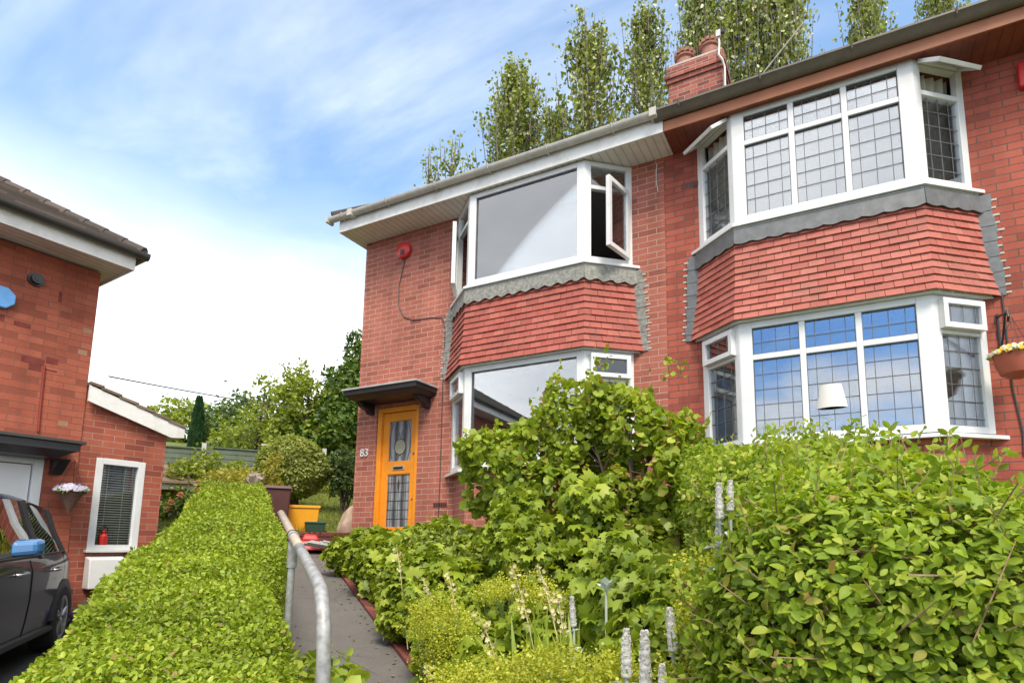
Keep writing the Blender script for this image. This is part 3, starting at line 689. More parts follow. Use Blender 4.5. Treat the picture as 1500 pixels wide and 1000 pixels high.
    for fi in range(3):
        P0, P1 = bay(c, hf, hw, pr, .03), bay(c, hf, hw, pr, fl(z1)+.022); Ln = math.hypot(P0[fi+1][0]-P0[fi][0], P0[fi+1][1]-P0[fi][1]); n = max(6, int(Ln/.03))
        for i in range(n):
            t0, t1 = i/n, (i+1)/n; lp = lambda Q, t, z, f=fi: Vector((Q[f][0]+(Q[f+1][0]-Q[f][0])*t, Q[f][1]+(Q[f+1][1]-Q[f][1])*t, z))
            hem = lambda t: z1-.035-.028*abs(math.sin(t*Ln*math.pi/.17))*(1.0 if L else .7)-(.012*math.sin(t*Ln*37) if L else 0)
            nn = Vector((0, -.014, 0)) if fi == 1 else Vector((-.01 if fi == 0 else .01, -.01, 0))
            ap.hexa([lp(P1, t0, hem(t0))+nn, lp(P1, t1, hem(t1))+nn, lp(P1, t1, hem(t1)), lp(P1, t0, hem(t0)), lp(P0, t0, zs-.07)+nn*.5, lp(P0, t1, zs-.07)+nn*.5, lp(P0, t1, zs-.07), lp(P0, t0, zs-.07)])
    for sgn in (-1, 1):
        n = 13
        for i in range(n):
            za, zb2 = zs-.09-(zs-.09-z0)*i/n, zs-.09-(zs-.09-z0)*(i+1)/n; xi = c+sgn*(hw-.03); w0 = .16+random.uniform(-.012, .012)+ .05*(i/n)
            a_, b_ = sorted((xi, xi+sgn*w0)); ap.box(a_, b_, D-.012-.004*(i % 2), D+.004, zb2+.004, za+.012)
            a_, b_ = sorted((xi+sgn*(w0-.01), xi+sgn*(w0+.035+random.uniform(0, .02)))); ap.box(a_, b_, D-.006, D+.003, zb2+.02, zb2+.038, 1)
    ap.build('lead_flashing', [lm_, 'concrete'], root)
    # rooms behind the glass
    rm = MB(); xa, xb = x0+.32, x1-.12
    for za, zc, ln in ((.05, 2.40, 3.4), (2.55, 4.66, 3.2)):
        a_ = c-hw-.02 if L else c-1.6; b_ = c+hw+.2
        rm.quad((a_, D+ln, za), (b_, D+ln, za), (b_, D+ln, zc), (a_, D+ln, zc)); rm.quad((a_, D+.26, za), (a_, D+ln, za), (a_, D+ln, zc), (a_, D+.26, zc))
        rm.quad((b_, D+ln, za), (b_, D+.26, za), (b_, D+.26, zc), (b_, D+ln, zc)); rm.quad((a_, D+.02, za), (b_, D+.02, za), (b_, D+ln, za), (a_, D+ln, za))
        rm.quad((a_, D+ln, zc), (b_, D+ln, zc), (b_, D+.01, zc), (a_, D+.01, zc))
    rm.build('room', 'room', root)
    return root, c, hf, hw, pr, zs, zl, zt, zb
HL = house('L'); HR = house('R')

def house_extras():
    root = HL[0]
    # front door
    fr = MB(); x0, x1, z0, z1 = -6.04, -5.28, .0, 1.96; y = D+.01
    fr.box(x0, x0+.075, y, y+.12, z0, z1); fr.box(x1-.055, x1, y, y+.12, z0, z1); fr.box(x0+.075, x1-.055, y, y+.12, z1-.07, z1); fr.box(x0, x1, y-.05, y+.12, z0-.05, z0+.03)
    fr.build('door_frame', 'doororange', root, bevel=.006)
    d = MB(); a, b = x0+.077, x1-.057; y0, y1 = y+.045, y+.09
    zc = (.03, .22, .985, 1.16, 1.77, 1.885); st = .10
    d.box(a, a+st, y0, y1, zc[0], zc[5]); d.box(b-st, b, y0, y1, zc[0], zc[5])
    for p, q in ((zc[0], zc[1]), (zc[2], zc[3]), (zc[4], zc[5])): d.box(a+st, b-st, y0, y1, p, q)
    for p, q in ((zc[1], zc[2]), (zc[3], zc[4])):
        for e in ((a+st, a+st+.012, p, q), (b-st-.012, b-st, p, q), (a+st, b-st, p, p+.012), (a+st, b-st, q-.012, q)): d.box(e[0], e[1], y0+.006, y1-.006, e[2], e[3])
    dr = d.build('front_door', 'doororange', root, bevel=.005)
    for p, q, top in ((zc[1], zc[2], 0), (zc[3], zc[4], 1)):
        g = MB(); A, B = a+st+.012, b-st-.012; g.box(A-.002, B+.002, y0+.018, y0+.026, p+.01, q-.01)
        F = Fr((A, y0+.018), (B, y0+.018)); w = B-A
        if not top:
            for k in range(1, 6): g.fbox(F, w*k/6-.003, w*k/6+.003, p+.012, q-.012, 0, .004, 1)
            for k in range(1, 6): g.fbox(F, 0, w, p+(q-p)*k/6-.003, p+(q-p)*k/6+.003, 0, .0045, 1)
            g.prism([F.p(w*.5-.02, q-.16, .001), F.p(w*.5, q-.30, .001), F.p(w*.5+.02, q-.16, .001), F.p(w*.5, q-.03, .001)], F.nrm*.004, 3)
        else:
            cz = p+(q-p)*.36; rr = w*.25
            g.prism([F.p(w*.5+rr*math.cos(t), cz+rr*1.12*math.sin(t), .001) for t in [i*math.pi/12 for i in range(24)]], F.nrm*.003, 2)
            g.tube([F.p(w*.5+rr*math.cos(t), cz+rr*1.12*math.sin(t), .004) for t in [i*math.pi/12 for i in range(25)]], .0045, 6, 1)
            for sgn in (-1, 1):
                g.tube([F.p(w*.5+sgn*w*(.46-.25*abs(t-.5)**2*2), p+.02+(q-p-.04)*t, .003) for t in [i/10 for i in range(11)]], .004, 6, 1)
                g.tube([F.p(w*.5+sgn*w*.2*t, cz+rr*1.1+(q-cz-rr*1.1-.02)*t, .003) for t in [0, .4, .8, 1]], .003, 6, 1)
                g.tube([F.p(w*.5+sgn*w*.18*t, cz-rr*1.1-(cz-rr*1.1-p-.01)*t, .003) for t in [0, .5, 1]], .003, 6, 1)
        g.build('glass_panel', ['stained', 'gutterN', 'stainedyel', 'gutterN'], dr)
    lp = MB(); xm = (a+b)/2; lp.box(xm-.11, xm+.11, y0-.008, y0+.004, 1.04, 1.105); lp.box(xm-.085, xm+.085, y0-.014, y0-.006, 1.055, 1.088, 1); lp.build('letter_plate', ['galvtan', 'black'], dr, bevel=.003)
    kb = MB(); kb.lathe((b-.04, y0, 1.27), [(.018, 0), (.018, .012), (.008, .02)], 12, axis='y'); kb.build('lock', 'came', dr, smooth='auto'); kb = MB(); kb.lathe((b-.045, y0, .62), [(.012, 0), (.012, .01)], 10, axis='y'); kb.build('lock', 'came', dr, smooth='auto')
    # canopy
    cp = MB(); cx0, cx1, cy = -6.30, -4.95, D-.47; zt = 2.14
    cp.box(cx0, cx1, cy, D, zt, zt+.028)
    cn = cp.build('door_canopy', 'slabgrey', root, bevel=.004)
    bd = MB()
    lo = [(cx0+.02, cy+.02, zt-.07), (cx1-.02, cy+.02, zt-.07), (cx1-.02, D-.002, zt-.07), (cx0+.02, D-.002, zt-.07)]
    bd.hexa(lo+[(p[0], p[1], zt-.001) for p in lo])
    q = [(cx0+.10, cy+.14, zt-.125), (cx1-.10, cy+.14, zt-.125), (cx1-.10, D-.002, zt-.125), (cx0+.10, D-.002, zt-.125)]
    bd.hexa(q+[(p[0], p[1], zt-.071) for p in [(cx0+.03, cy+.04, 0), (cx1-.03, cy+.04, 0), (cx1-.03, D-.002, 0), (cx0+.03, D-.002, 0)]])
    bd.build('canopy_board', 'black', cn, bevel=.004)
    for xx in (cx0+.12, cx1-.20):
        k = MB(); k.prism([(xx, D-.002, zt-.126), (xx, D-.002, zt-.27), (xx, D-.07, zt-.27), (xx, D-.12, zt-.22), (xx, D-.24, zt-.19), (xx, D-.30, zt-.126)], (.08, 0, 0)); k.build('canopy_bracket', 'black', cn, bevel=.004)
    # house number
    cu = bpy.data.curves.new('house_number', 'FONT'); cu.body = '83'; cu.size = .165; cu.extrude = .008; cu.align_x = 'CENTER'; cu.align_y = 'CENTER'; cu.offset = .0
    to = bpy.data.objects.new('tmp_text', cu); COL.objects.link(to); bpy.context.view_layer.update()
    me = bpy.data.meshes.new_from_object(to.evaluated_get(bpy.context.evaluated_depsgraph_get())); bpy.data.objects.remove(to)
    me.name = 'house_number'; rot = Matrix.Translation(Vector((-6.25, D-.012, 1.315))-ORI[root]) @ Matrix.Rotation(math.pi/2, 4, 'X'); me.transform(rot); me.materials.clear(); me.materials.append(M['white']); link('house_number', me, root)
    for (xx, zz, rt) in ((-4.85, .52, HL), (-1.38, 4.18, HR)):
        v = MB(); v.box(xx-.115, xx+.115, D-.004, D+.02, zz-.035, zz+.035)
        for k in range(7): v.box(xx-.1+k*.03, xx-.085+k*.03, D-.006, D-.001, zz-.025, zz+.025, 1)
        v.build('air_brick', ['brickG', 'black'], rt[0])
    # chimney on the party ridge
    ch = MB(); X0, X1, Y0, Y1 = -2.42, -1.46, D+3.15, D+3.75
    ch.box(X0, X1, Y0, Y1, 6.6, 8.33); ch.box(X0-.03, X1+.03, Y0-.03, Y1+.03, 8.33, 8.41); ch.box(X0-.06, X1+.06, Y0-.06, Y1+.06, 8.41, 8.49); ch.box(X0-.03, X1+.03, Y0-.03, Y1+.03, 8.49, 8.66); ch.box(X0+.0, X1-.0, Y0, Y1, 8.66, 8.72, 1)
    co = ch.build('chimney', ['brickC', 'concrete'], root, bevel=.008)
    for xx, h in ((-2.18, .36), (-1.72, .40)):
        p = MB(); p.lathe((xx, D+3.45, 8.70), [(.19, 0), (.17, .08), (.155, h-.1), (.185, h-.08), (.19, h-.05), (.165, h-.03), (.17, h), (.13, h), (.12, h-.2)], 18)
        for k in range(12):
            a_ = k*math.pi/6; p.box(xx+.165*math.cos(a_)-.03, xx+.165*math.cos(a_)+.03, D+3.45+.165*math.sin(a_)-.03, D+3.45+.165*math.sin(a_)+.03, 8.70+h-.02, 8.70+h+.045)
        p.build('chimney_pot', 'pot', co, smooth='auto')
    a = MB(); a.tube([(-1.50, D+3.1, 8.92), (-1.49, D+3.1, 8.75), (-1.50, D+3.05, 8.5), (-1.44, D+3.05, 8.38), (-1.41, D+3.08, 8.25), (-1.42, D+3.08, 7.6)], .018, 8)
    a.box(-1.54, -1.46, D+3.06, D+3.12, 8.88, 9.0); a.box(-1.46, -1.40, D+3.06, D+3.12, 8.93, 8.99, 1)
    o = a.build('aerial_cable', ['cablegrey', 'black']); tag(o, 'pale aerial cable and bracket clipped to the chimney stack', 'cable')
    a = MB(); a.tube([(-1.25, D+3.6, 7.9), (-.15, D+3.9, 9.3)], .011, 6); a.tube([(-1.25, D+3.6, 6.9), (-1.25, D+3.6, 8.0)], .02, 6)
    for k in range(7): a.tube([(-1.1+k*.15-.0, D+3.35, 8.09+k*.19), (-1.1+k*.15, D+3.95, 8.09+k*.19)], .003, 5)
    o = a.build('television_aerial', 'galv'); tag(o, 'thin television aerial on a pole behind the chimney', 'aerial')
    # cables on the brickwork
    def cab(pts, r, m, lab, nm='cable'):
        q = MB(); q.tube(pts, r, 6); tag(q.build(nm, m), lab, 'cable')
    y = D-.008
    cab([(-5.64, y, 4.23), (-5.68, y, 4.05), (-5.74, y, 3.8), (-5.73, y, 3.5), (-5.62, y, 3.3), (-5.45, y, 3.22), (-5.1, y, 3.20), (-4.92, y, 3.16), (-4.86, y, 3.0), (-4.87, y, 2.2), (-4.86, y, 1.0), (-4.87, y, .3)], .006, 'cable', 'thin dark cable looping down from the red alarm box')
    cab([(-1.20, y, 4.58), (-1.22, y, 4.2), (-1.20, y, 3.4), (-1.22, y, 2.6), (-1.20, y, 1.6), (-1.2, y, .6)], .010, 'cable', 'dark cable running straight down beside the party wall')
    cab([(-1.10, y-.01, 4.58), (-1.11, y-.01, 4.3), (-1.03, y-.01, 4.12), (-1.08, y-.01, 3.9), (-1.15, y-.01, 3.7), (-1.13, y-.01, 2.8), (-1.14, y-.01, 1.4)], .006, 'cablegrey', 'pale cable kinked near the top, beside the dark one')
    cab([(-1.78, y, 4.57), (-1.79, y, 4.36), (-1.77, y, 4.2)], .006, 'cablegrey', 'short pale cable end hanging from the white soffit')
    cab([(1.42, y, 2.3), (1.43, y, 1.4), (1.47, y, 1.0), (1.46, y, .8)], .008, 'cable', 'dark cable running down the brick beside the hanging basket')
    # alarm boxes
    t = thing('alarm_box', (-5.65, D, 4.33), 'round red alarm box under the white eaves above the front door', 'alarm box')
    q = MB(); q.lathe((-5.65, D-.001, 4.33), [(.125, 0), (.13, .03), (.125, .055), (.105, .07), (.05, .076)], 28, axis='y'); q.build('casing', 'red', t, smooth='auto')
    q = MB(); q.box(-5.675, -5.605, D-.082, D-.07, 4.25, 4.32); q.build('badge', 'blackplastic', t)
    t = thing('alarm_box', (1.72, D, 4.33), 'red alarm box at the right edge beside the leaded upper bay', 'alarm box')
    q = MB(); q.box(1.70, 1.94, D-.07, D, 4.24, 4.50); q.build('casing', 'red', t, bevel=.02)
    q = MB(); q.box(1.76, 1.88, D-.078, D-.069, 4.3, 4.36); q.build('badge', 'blackplastic', t)
house_extras()

def interiors():
    _, c, hf, hw, pr, zs, zl, zt, zb = HR
    def drape(name, x0, x1, y, z0, z1, mat, label, amp=.03, folds=7, lean=0.):
        n = folds*8; q = MB(); rows = [z0+(z1-z0)*k/6 for k in range(7)]
        def P(i, z, k=0): t = i/n; f = (z-z0)/(z1-z0); return Vector((x0+(x1-x0)*t+lean*(1-f), y+amp*math.sin(t*folds*2*math.pi)*(.6+.4*(1-f))+k, z))
        for i in range(n):
            for a, b in zip(rows[:-1], rows[1:]):
                q.quad(P(i, a), P(i+1, a), P(i+1, b), P(i, b)); q.quad(P(i+1, a, .012), P(i, a, .012), P(i, b, .012), P(i+1, b, .012))
        o = q.build(name, mat, smooth=True); tag(o, label, 'curtain')
    def splay(fi, za, zc, label):
        F = facets(c, hf, hw, pr)[fi]; a0, a1 = .03, F.len-.03; folds = 5; n = folds*8; q = MB()
        P = lambda i, z, k=0: F.p(a0+(a1-a0)*i/n, z, -.14+.022*math.sin(i/n*folds*2*math.pi)+.008*math.sin(z*5+i)-k)
        rows = [za+(zc-za)*k/6 for k in range(7)]
        for i in range(n):
            for a, b in zip(rows[:-1], rows[1:]): q.quad(P(i, a), P(i+1, a), P(i+1, b), P(i, b)); q.quad(P(i+1, a, .012), P(i, a, .012), P(i, b, .012), P(i+1, b, .012))
        tag(q.build('curtain', 'curtain', smooth=True), label, 'curtain')
    for lo, (za, zc) in ((0, (zs-.03, zt)), (1, (zl-.03, zb-.03))):
        w = 'upper' if not lo else 'lower'
        splay(0, za, zc, f'pale curtain drawn to the left side of the leaded {w} bay'); splay(2, za, zc, f'pale curtain drawn to the right side of the leaded {w} bay')
    t = thing('table_lamp', (-.03, D-.21, zl), 'white table lamp standing behind the leaded lower bay window', 'lamp')
    q = MB(); q.lathe((-.03, D-.21, zl), [(.08, 0), (.085, .02), (.03, .05), (.05, .16), (.02, .28), (.012, .36)], 16); q.build('lamp_base', 'lampwhite', t, smooth=True)
    q = MB(); q.lathe((-.03, D-.21, zl+.30), [(.18, 0), (.15, .23), (.145, .23), (.175, 0)], 24); q.build('lamp_shade', 'lampwhite', t, smooth='auto')
    for (h, zq) in ((HR, HR[6]), (HR, HR[5]), (HL, HL[5]), (HL, HL[6])):
        P = bay(h[1], h[2]-.08, h[3]-.1, h[4]-.08); q = MB(); q.prism([(*p, zq-.04) for p in P]+[(P[3][0], D+.3, zq-.04), (P[0][0], D+.3, zq-.04)], (0, 0, .038)); q.build('window_board', 'white', h[0])
    q = MB(); q.box(HL[1]-.72, HL[1]+.72, D-.305, D-.295, 4.20, 4.58); q.lathe((HL[1]-.73, D-.275, 4.58), [(.03, 0), (.03, 1.46)], 12, axis='x')
    tag(q.build('roller_blind', 'lampwhite'), 'white roller blind part drawn behind the big upper left window', 'blind')
interiors()

# ------------------------------------------------------------------ the neighbour's house
NO = Vector((-7.905, 3.527, 0)); ND = Vector((-.07486, -.99719, 0))
NF = Fr((NO.x, NO.y), (NO.x+ND.x, NO.y+ND.y), flip=True)
if NF.nrm.x < 0: NF.nrm = -NF.nrm
def neighbour():
    F = NF; root = thing('neighbouring_house', F.p(3, -1.3, -3), 'orange-red brick neighbouring house with white door and lean-to extension, behind the parked car', 'house')
    gz = -1.7; ez = 3.22
    w = MB(); w.wall(F, 0, 7, gz, ez, [(.30, 1.30, -1.2, .93)], .2)
    w.quad(F.p(0, gz, -7), F.p(0, gz), F.p(0, ez), F.p(0, ez, -7)); w.quad(F.p(7, gz), F.p(7, gz, -7), F.p(7, ez, -7), F.p(7, ez)); w.quad(F.p(7, gz, -7), F.p(0, gz, -7), F.p(0, ez, -7), F.p(7, ez, -7))
    for i in range(len(w.f)): pass
    w.build('wall', 'brickN', root)
    # stained and patched bricks
    for a, z, ww, hh in ((.30, 1.985, .11, .07), (.42, 1.945, .2, .07), (.44, 1.875, .11, .065), (.30, 1.90, .13, .018), (.80, 2.335, .22, .07), (.58, 2.325, .14, .05), (.34, 2.72, .03, .12)):
        s = MB(); s.fbox(F, a, a+ww, z, z+hh, -.01, .0025); s.build('stained_brick', 'stain', root)
    pm_ = plain('patched_brick', (.30, .17, .10), .9)
    for a, z in ((.02, 2.44), (.04, 2.17), (.14, 1.3)): pb = MB(); pb.fbox(F, a, a+.09, z, z+.06, -.01, .002); pb.build('patched_brick', pm_, root)
    p = MB(); p.tube([F.p(.42, 1.95, .012), F.p(.41, 1.5, .012), F.p(.40, 1.2, .012)], .012, 8); p.build('painted_pipe', 'paintpipe', root)
    so_ = MB(); so_.fbox(F, -.15, 7.4, ez+.02, ez+.045, -7.2, .42); so_.build('soffit', 'soffitL', root)
    fa = MB(); fa.fbox(F, -.15, 7.4, ez+.0, ez+.19, .42, .44); fa.fbox(F, -.17, -.15, ez+.0, ez+.19, -7.2, .44); fa.build('fascia', 'whitewood', root)
    g = MB(); pr_ = [(.45+.055+math.cos(t)*.058, ez+.20+math.sin(t)*.06) for t in [math.pi+math.pi*i/10 for i in range(11)]]+[(.565, ez+.215), (.445, ez+.215)]
    g.prism([F.p(-.27, z, n) for n, z in pr_], F.d*8.0); g.prism([F.p(-.18-(n-.45), z, .5) for n, z in pr_], F.nrm*-7); g.build('gutter', 'gutterN', root, smooth='auto')
    # hipped roof in courses, each tile its own piece near the gutter
    rz, hw_ = ez+.22+3.8*.62, 3.8; n = 26; rf = MB()
    for k in range(n):
        t0, t1 = k/n, (k+1)/n; za, zb = ez+.22+(rz-ez-.22)*t0, ez+.22+(rz-ez-.22)*t1; i0, i1 = hw_*t0, hw_*t1
        n0, n1 = .52-i0, .52-i1; s0, s1 = -.25+i0, -.25+i1; m = max(2, int((7.75-2*i0)/.3)); s2, s3 = 7.48-i0, 7.48-i1
        for j in range(m):
            f0, f1 = j/m, (j+.985)/m; jt = random.uniform(0, .008)
            A, B = s0+(s2-s0)*f0, s0+(s2-s0)*f1; Cc, Dd = s1+(s3-s1)*f0, s1+(s3-s1)*f1
            rf.hexa([F.p(A, za, n0), F.p(B, za, n0), F.p(Dd, zb, n1), F.p(Cc, zb, n1), F.p(A, za+.035+jt, n0), F.p(B, za+.035+jt, n0), F.p(Dd, zb+.008, n1), F.p(Cc, zb+.008, n1)])
        rf.quad(F.p(s0, za+.03, n0), F.p(s0, za+.03, -7-n0), F.p(s1, zb, -7-n1), F.p(s1, zb, n1)); rf.quad(F.p(s2, za+.03, n0), F.p(s2, za+.03, -7-n0), F.p(s3, zb, -7-n1), F.p(s3, zb, n1))
        rf.quad(F.p(s0, za, -7-n0), F.p(s2, za, -7-n0), F.p(s3, zb, -7-n1), F.p(s1, zb, -7-n1))
        a_, b_ = F.p(s0+.03, za+.0, n0-.03), F.p(s1+.03, zb-.0, n1-.03); e = (b_-a_)*.02; rf.tube([a_, b_+e*3], [.085, .075], 8)
    rf.build('roof', 'rooftile', root)
    # door, canopy
    d = MB(); 
    for q in ((.30, .39, -1.2, .93), (1.21, 1.30, -1.2, .93), (.39, 1.21, .84, .93)): d.fbox(F, *q, -.12, -.02)
    d.build('door_frame', 'whitedoor', root, bevel=.006)
    d = MB(); d.fbox(F, .40, 1.20, -1.18, .83, -.10, -.055)
    dd = d.build('front_door', 'whitedoor', root)
    d = MB(); arch = [F.p(.56+.48*t, .34+.20*math.sin(t*math.pi)**.7 if 0 < t < 1 else .34, -.05) for t in [i/14 for i in range(15)]]
    d.prism(arch+[F.p(1.04, .06, -.05), F.p(.56, .06, -.05)], F.nrm*.004, 0)
    for k in range(1, 5): d.fbox(F, .56+.48*k/5-.004, .56+.48*k/5+.004, .07, .46, -.046, -.042, 1)
    for k in range(1, 4): d.fbox(F, .57, 1.03, .06+.09*k, .066+.09*k, -.046, -.0415, 1)
    d.tube([p+F.nrm*.006 for p in arch]+[F.p(1.04, .06, -.044), F.p(.56, .06, -.044), F.p(.56, .34, -.044)], .018, 8, 2)
    d.build('door_light', ['carglass', 'came', 'white'], dd)
    pan = MB()
    for z0, z1 in ((-1.05, -.1),): pan.tube([F.p(.56, z0, -.054), F.p(1.04, z0, -.054), F.p(1.04, z1, -.054), F.p(.56, z1, -.054), F.p(.56, z0, -.054)], .016, 6)
    pan.build('door_moulding', 'whitedoor', dd)
    c = MB(); c.fbox(F, .13, 2.2, 1.05, 1.085, 0, .52); cn = c.build('door_canopy', 'gutterN', root, bevel=.004)
    c = MB(); lo = [(.17, .48), (2.2, .48), (2.2, .002), (.17, .002)]; mid = [(.30, .32), (2.2, .32), (2.2, .002), (.30, .002)]
    c.hexa([F.p(a, .97, n_) for a, n_ in lo]+[F.p(a, 1.049, n_) for a, n_ in lo]); c.hexa([F.p(a, .90, n_) for a, n_ in mid]+[F.p(a, .969, n_) for a, n_ in [(.19, .46), (2.2, .46), (2.2, .002), (.19, .002)]])
    c.build('canopy_board', 'black', cn)
    c = MB(); c.prism([F.p(.16, .90, .002), F.p(.16, .74, .002), F.p(.16, .74, .06), F.p(.16, .90, .26)], F.d*.1); c.build('canopy_bracket', 'black', cn)
    v = MB(); q = F.p(.59, 2.89, 0); 
    for r, l in ((.075, .03), (.055, .075), (.03, .08)):
        v.tube([F.p(.59, 2.89, 0), F.p(.59, 2.89, l)], r, 14)
    v.build('flue_vent', 'black', root)
    # lean-to extension
    e = MB(); zr = lambda a: 1.86+.33*(a-.03); n0 = -.015
    H = (-.70, -.185, -.095, .99)   # window hole in s,z
    A = [-.915, H[0], H[1], 0.]
    def col(a, b, z0, z1):
        zt = (lambda s: zr(s)-.06) if z1 is None else (lambda s: z1)
        e.quad(F.p(b, z0, n0), F.p(a, z0, n0), F.p(a, zt(a), n0), F.p(b, zt(b), n0))
    col(A[0], A[1], gz, None); col(A[1], A[2], gz, H[2]); col(A[1], A[2], H[3], None); col(A[2], .0, gz, None)
    for a in (H[0], H[1]): e.quad(F.p(a, H[2], n0), F.p(a, H[3], n0), F.p(a, H[3], n0-.1), F.p(a, H[2], n0-.1))
    for z in (H[2], H[3]): e.quad(F.p(H[0], z, n0), F.p(H[1], z, n0), F.p(H[1], z, n0-.1), F.p(H[0], z, n0-.1))
    e.quad(F.p(-.915, gz, n0), F.p(-.915, gz, -5), F.p(-.915, 1.5, -5), F.p(-.915, 1.5, n0))
    e.build('extension_wall', 'brickE', root)
    r = MB()
    for k in range(6):
        a0, a1 = -1.09+k*.19, -1.09+(k+1)*.19+.03; a1 = min(a1, .0)
        for j in range(14):
            m0, m1 = .09-j*.36, .09-(j+.985)*.36
            r.hexa([F.p(a0, zr(a0)+.0, m0), F.p(a0, zr(a0), m1), F.p(a1, zr(a1)-.02, m1), F.p(a1, zr(a1)-.02, m0), F.p(a0, zr(a0)+.035, m0), F.p(a0, zr(a0)+.035, m1), F.p(a1, zr(a1)+.012, m1), F.p(a1, zr(a1)+.012, m0)])
    r.build('extension_roof', 'tileE', root)
    b = MB(); b.prism([F.p(.0, zr(0)-.03, .045), F.p(-1.085, zr(-1.085)-.01, .045), F.p(-1.085, zr(-1.085)-.13, .045), F.p(-.93, zr(-.93)-.20, .045), F.p(.0, zr(0)-.22, .045)], F.nrm*.03)
    b.fbox(F, -1.08, -.92, zr(-1.08)-.14, zr(-1.08)-.12, -5, .045); b.build('barge_board', 'whitewood', root)
    # extension window with venetian blind
    wd = MB(); f = .07; h = (H[0], H[1], H[2], H[3])
    for q in ((h[0]-.005, h[0]+f, h[2], h[3]), (h[1]-f, h[1]+.005, h[2], h[3]), (h[0]+f, h[1]-f, h[2], h[2]+f*.8), (h[0]+f, h[1]-f, h[3]-f, h[3]+.003)): wd.fbox(F, *q, -.09, n0+.006)
    wd.fbox(F, h[0]-.05, h[1]+.03, h[2]-.03, h[2], -.08, .05)
    wn = wd.build('window', 'white', root, bevel=.004)
    pn = MB(); pn.fbox(F, h[0]+f-.002, h[1]-f+.002, h[2]+f*.8-.002, h[3]-f+.002, -.062, -.056); pn.build('pane', 'glass', wn)
    rm = MB(); rm.fbox(F, -.88, -.03, -.6, 1.3, -1.6, -1.55); rm.fbox(F, -.86, -.84, -.6, 1.3, -1.55, -.12); rm.fbox(F, -.06, -.04, -.6, 1.3, -1.55, -.12); rm.build('room', plain('dim_plaster', (.10, .085, .07), .9), root)
    bl = MB(); z = h[2]+.06
    while z < h[3]-.06: bl.hexa([F.p(h[0]+.05, z, -.115), F.p(h[1]-.05, z, -.115), F.p(h[1]-.05, z+.012, -.135), F.p(h[0]+.05, z+.012, -.135), F.p(h[0]+.05, z+.002, -.115), F.p(h[1]-.05, z+.002, -.115), F.p(h[1]-.05, z+.014, -.135), F.p(h[0]+.05, z+.014, -.135)]); z += .030
    for a in (h[0]+.17, h[1]-.17): bl.fbox(F, a-.003, a+.003, h[2]+.05, h[3]-.06, -.116, -.113)
    tag(bl.build('venetian_blind', 'lampwhite'), 'slatted white venetian blind in the extension window', 'blind')
    t = thing('lantern', F.p(-.36, -.04, -.10), 'small red lantern standing in the extension window', 'lantern'); c0 = F.p(-.36, -.035, -.085)
    q = MB(); q.lathe(c0, [(.045, 0), (.05, .06), (.05, .10), (.025, .13), (.03, .16), (.012, .19)], 14); q.build('body', 'red', t, smooth='auto')
    q = MB(); q.tube([c0+F.d*(.045*math.cos(x))+Vector((0, 0, .15+.07*math.sin(x))) for x in [math.pi*i/8 for i in range(9)]], .004, 6); q.build('handle', 'black', t)
    # meter box
    t = thing('meter_box', F.p(-.36, -.55, 0), 'white meter box on the brick wall below the extension window', 'meter box')
    q = MB(); q.hexa([F.p(-.55, -.54, .16), F.p(-.17, -.54, .16), F.p(-.17, -.54, 0), F.p(-.55, -.54, 0), F.p(-.55, -.20, .13), F.p(-.17, -.20, .13), F.p(-.17, -.17, 0), F.p(-.55, -.17, 0)]); q.build('casing', 'white', t, bevel=.012)
    q = MB(); q.lathe(F.p(-.42, -.37, .15), [(.012, 0), (.012, .006)], 10); q.build('lock', 'galv', t)
    # alarm
    t = thing('alarm_box', F.p(.86, 2.58, 0), 'blue octagonal alarm box high on the neighbouring house wall', 'alarm box')
    q = MB(); q.prism([F.p(.86+.125*math.cos(x), 2.58+.125*math.sin(x), .002) for x in [math.pi/8+i*math.pi/4 for i in range(8)]], F.nrm*.06); q.build('casing', 'blue', t, bevel=.012)
    # flowers in the pot and hanging basket
    t = thing('flower_pot', F.p(-.08, -1.2, .25), 'tall dark pot of violet flowers by the meter box', 'flower pot'); c0 = F.p(-.08, -1.33, .25)
    q = MB(); q.lathe(c0, [(.12, 0), (.17, .42), (.18, .44), (.15, .43)], 16); q.build('pot', 'greenplastic', t, smooth='auto')
    P_ = np.array(c0)+np.array([0, 0, .5])+rng.normal(size=(260, 3))*np.array([.09, .09, .045]); N_ = unit(rng.normal(size=(260, 3))+np.array([.6, -.3, .8])); scatter('flower', ROUNDL, P_, np.cross(N_, rng.normal(size=(260, 3))), N_, rng.uniform(.03, .05, 260), 'f_violet', t)
    P_ = np.array(c0)+np.array([0, 0, .46])+rng.normal(size=(200, 3))*np.array([.10, .10, .04]); scatter('foliage', LEAF, P_, rng.normal(size=(200, 3)), unit(rng.normal(size=(200, 3))+[0, 0, 1]), rng.uniform(.04, .07, 200), 'f_dark', t)
    basket(F.p(.12, .55, .24), .13, 'wicker', 'cone', ('f_lilac',), 'cone wicker basket of pale lilac pansies hanging by the white door', [F.p(.12, .90, .24)], F)

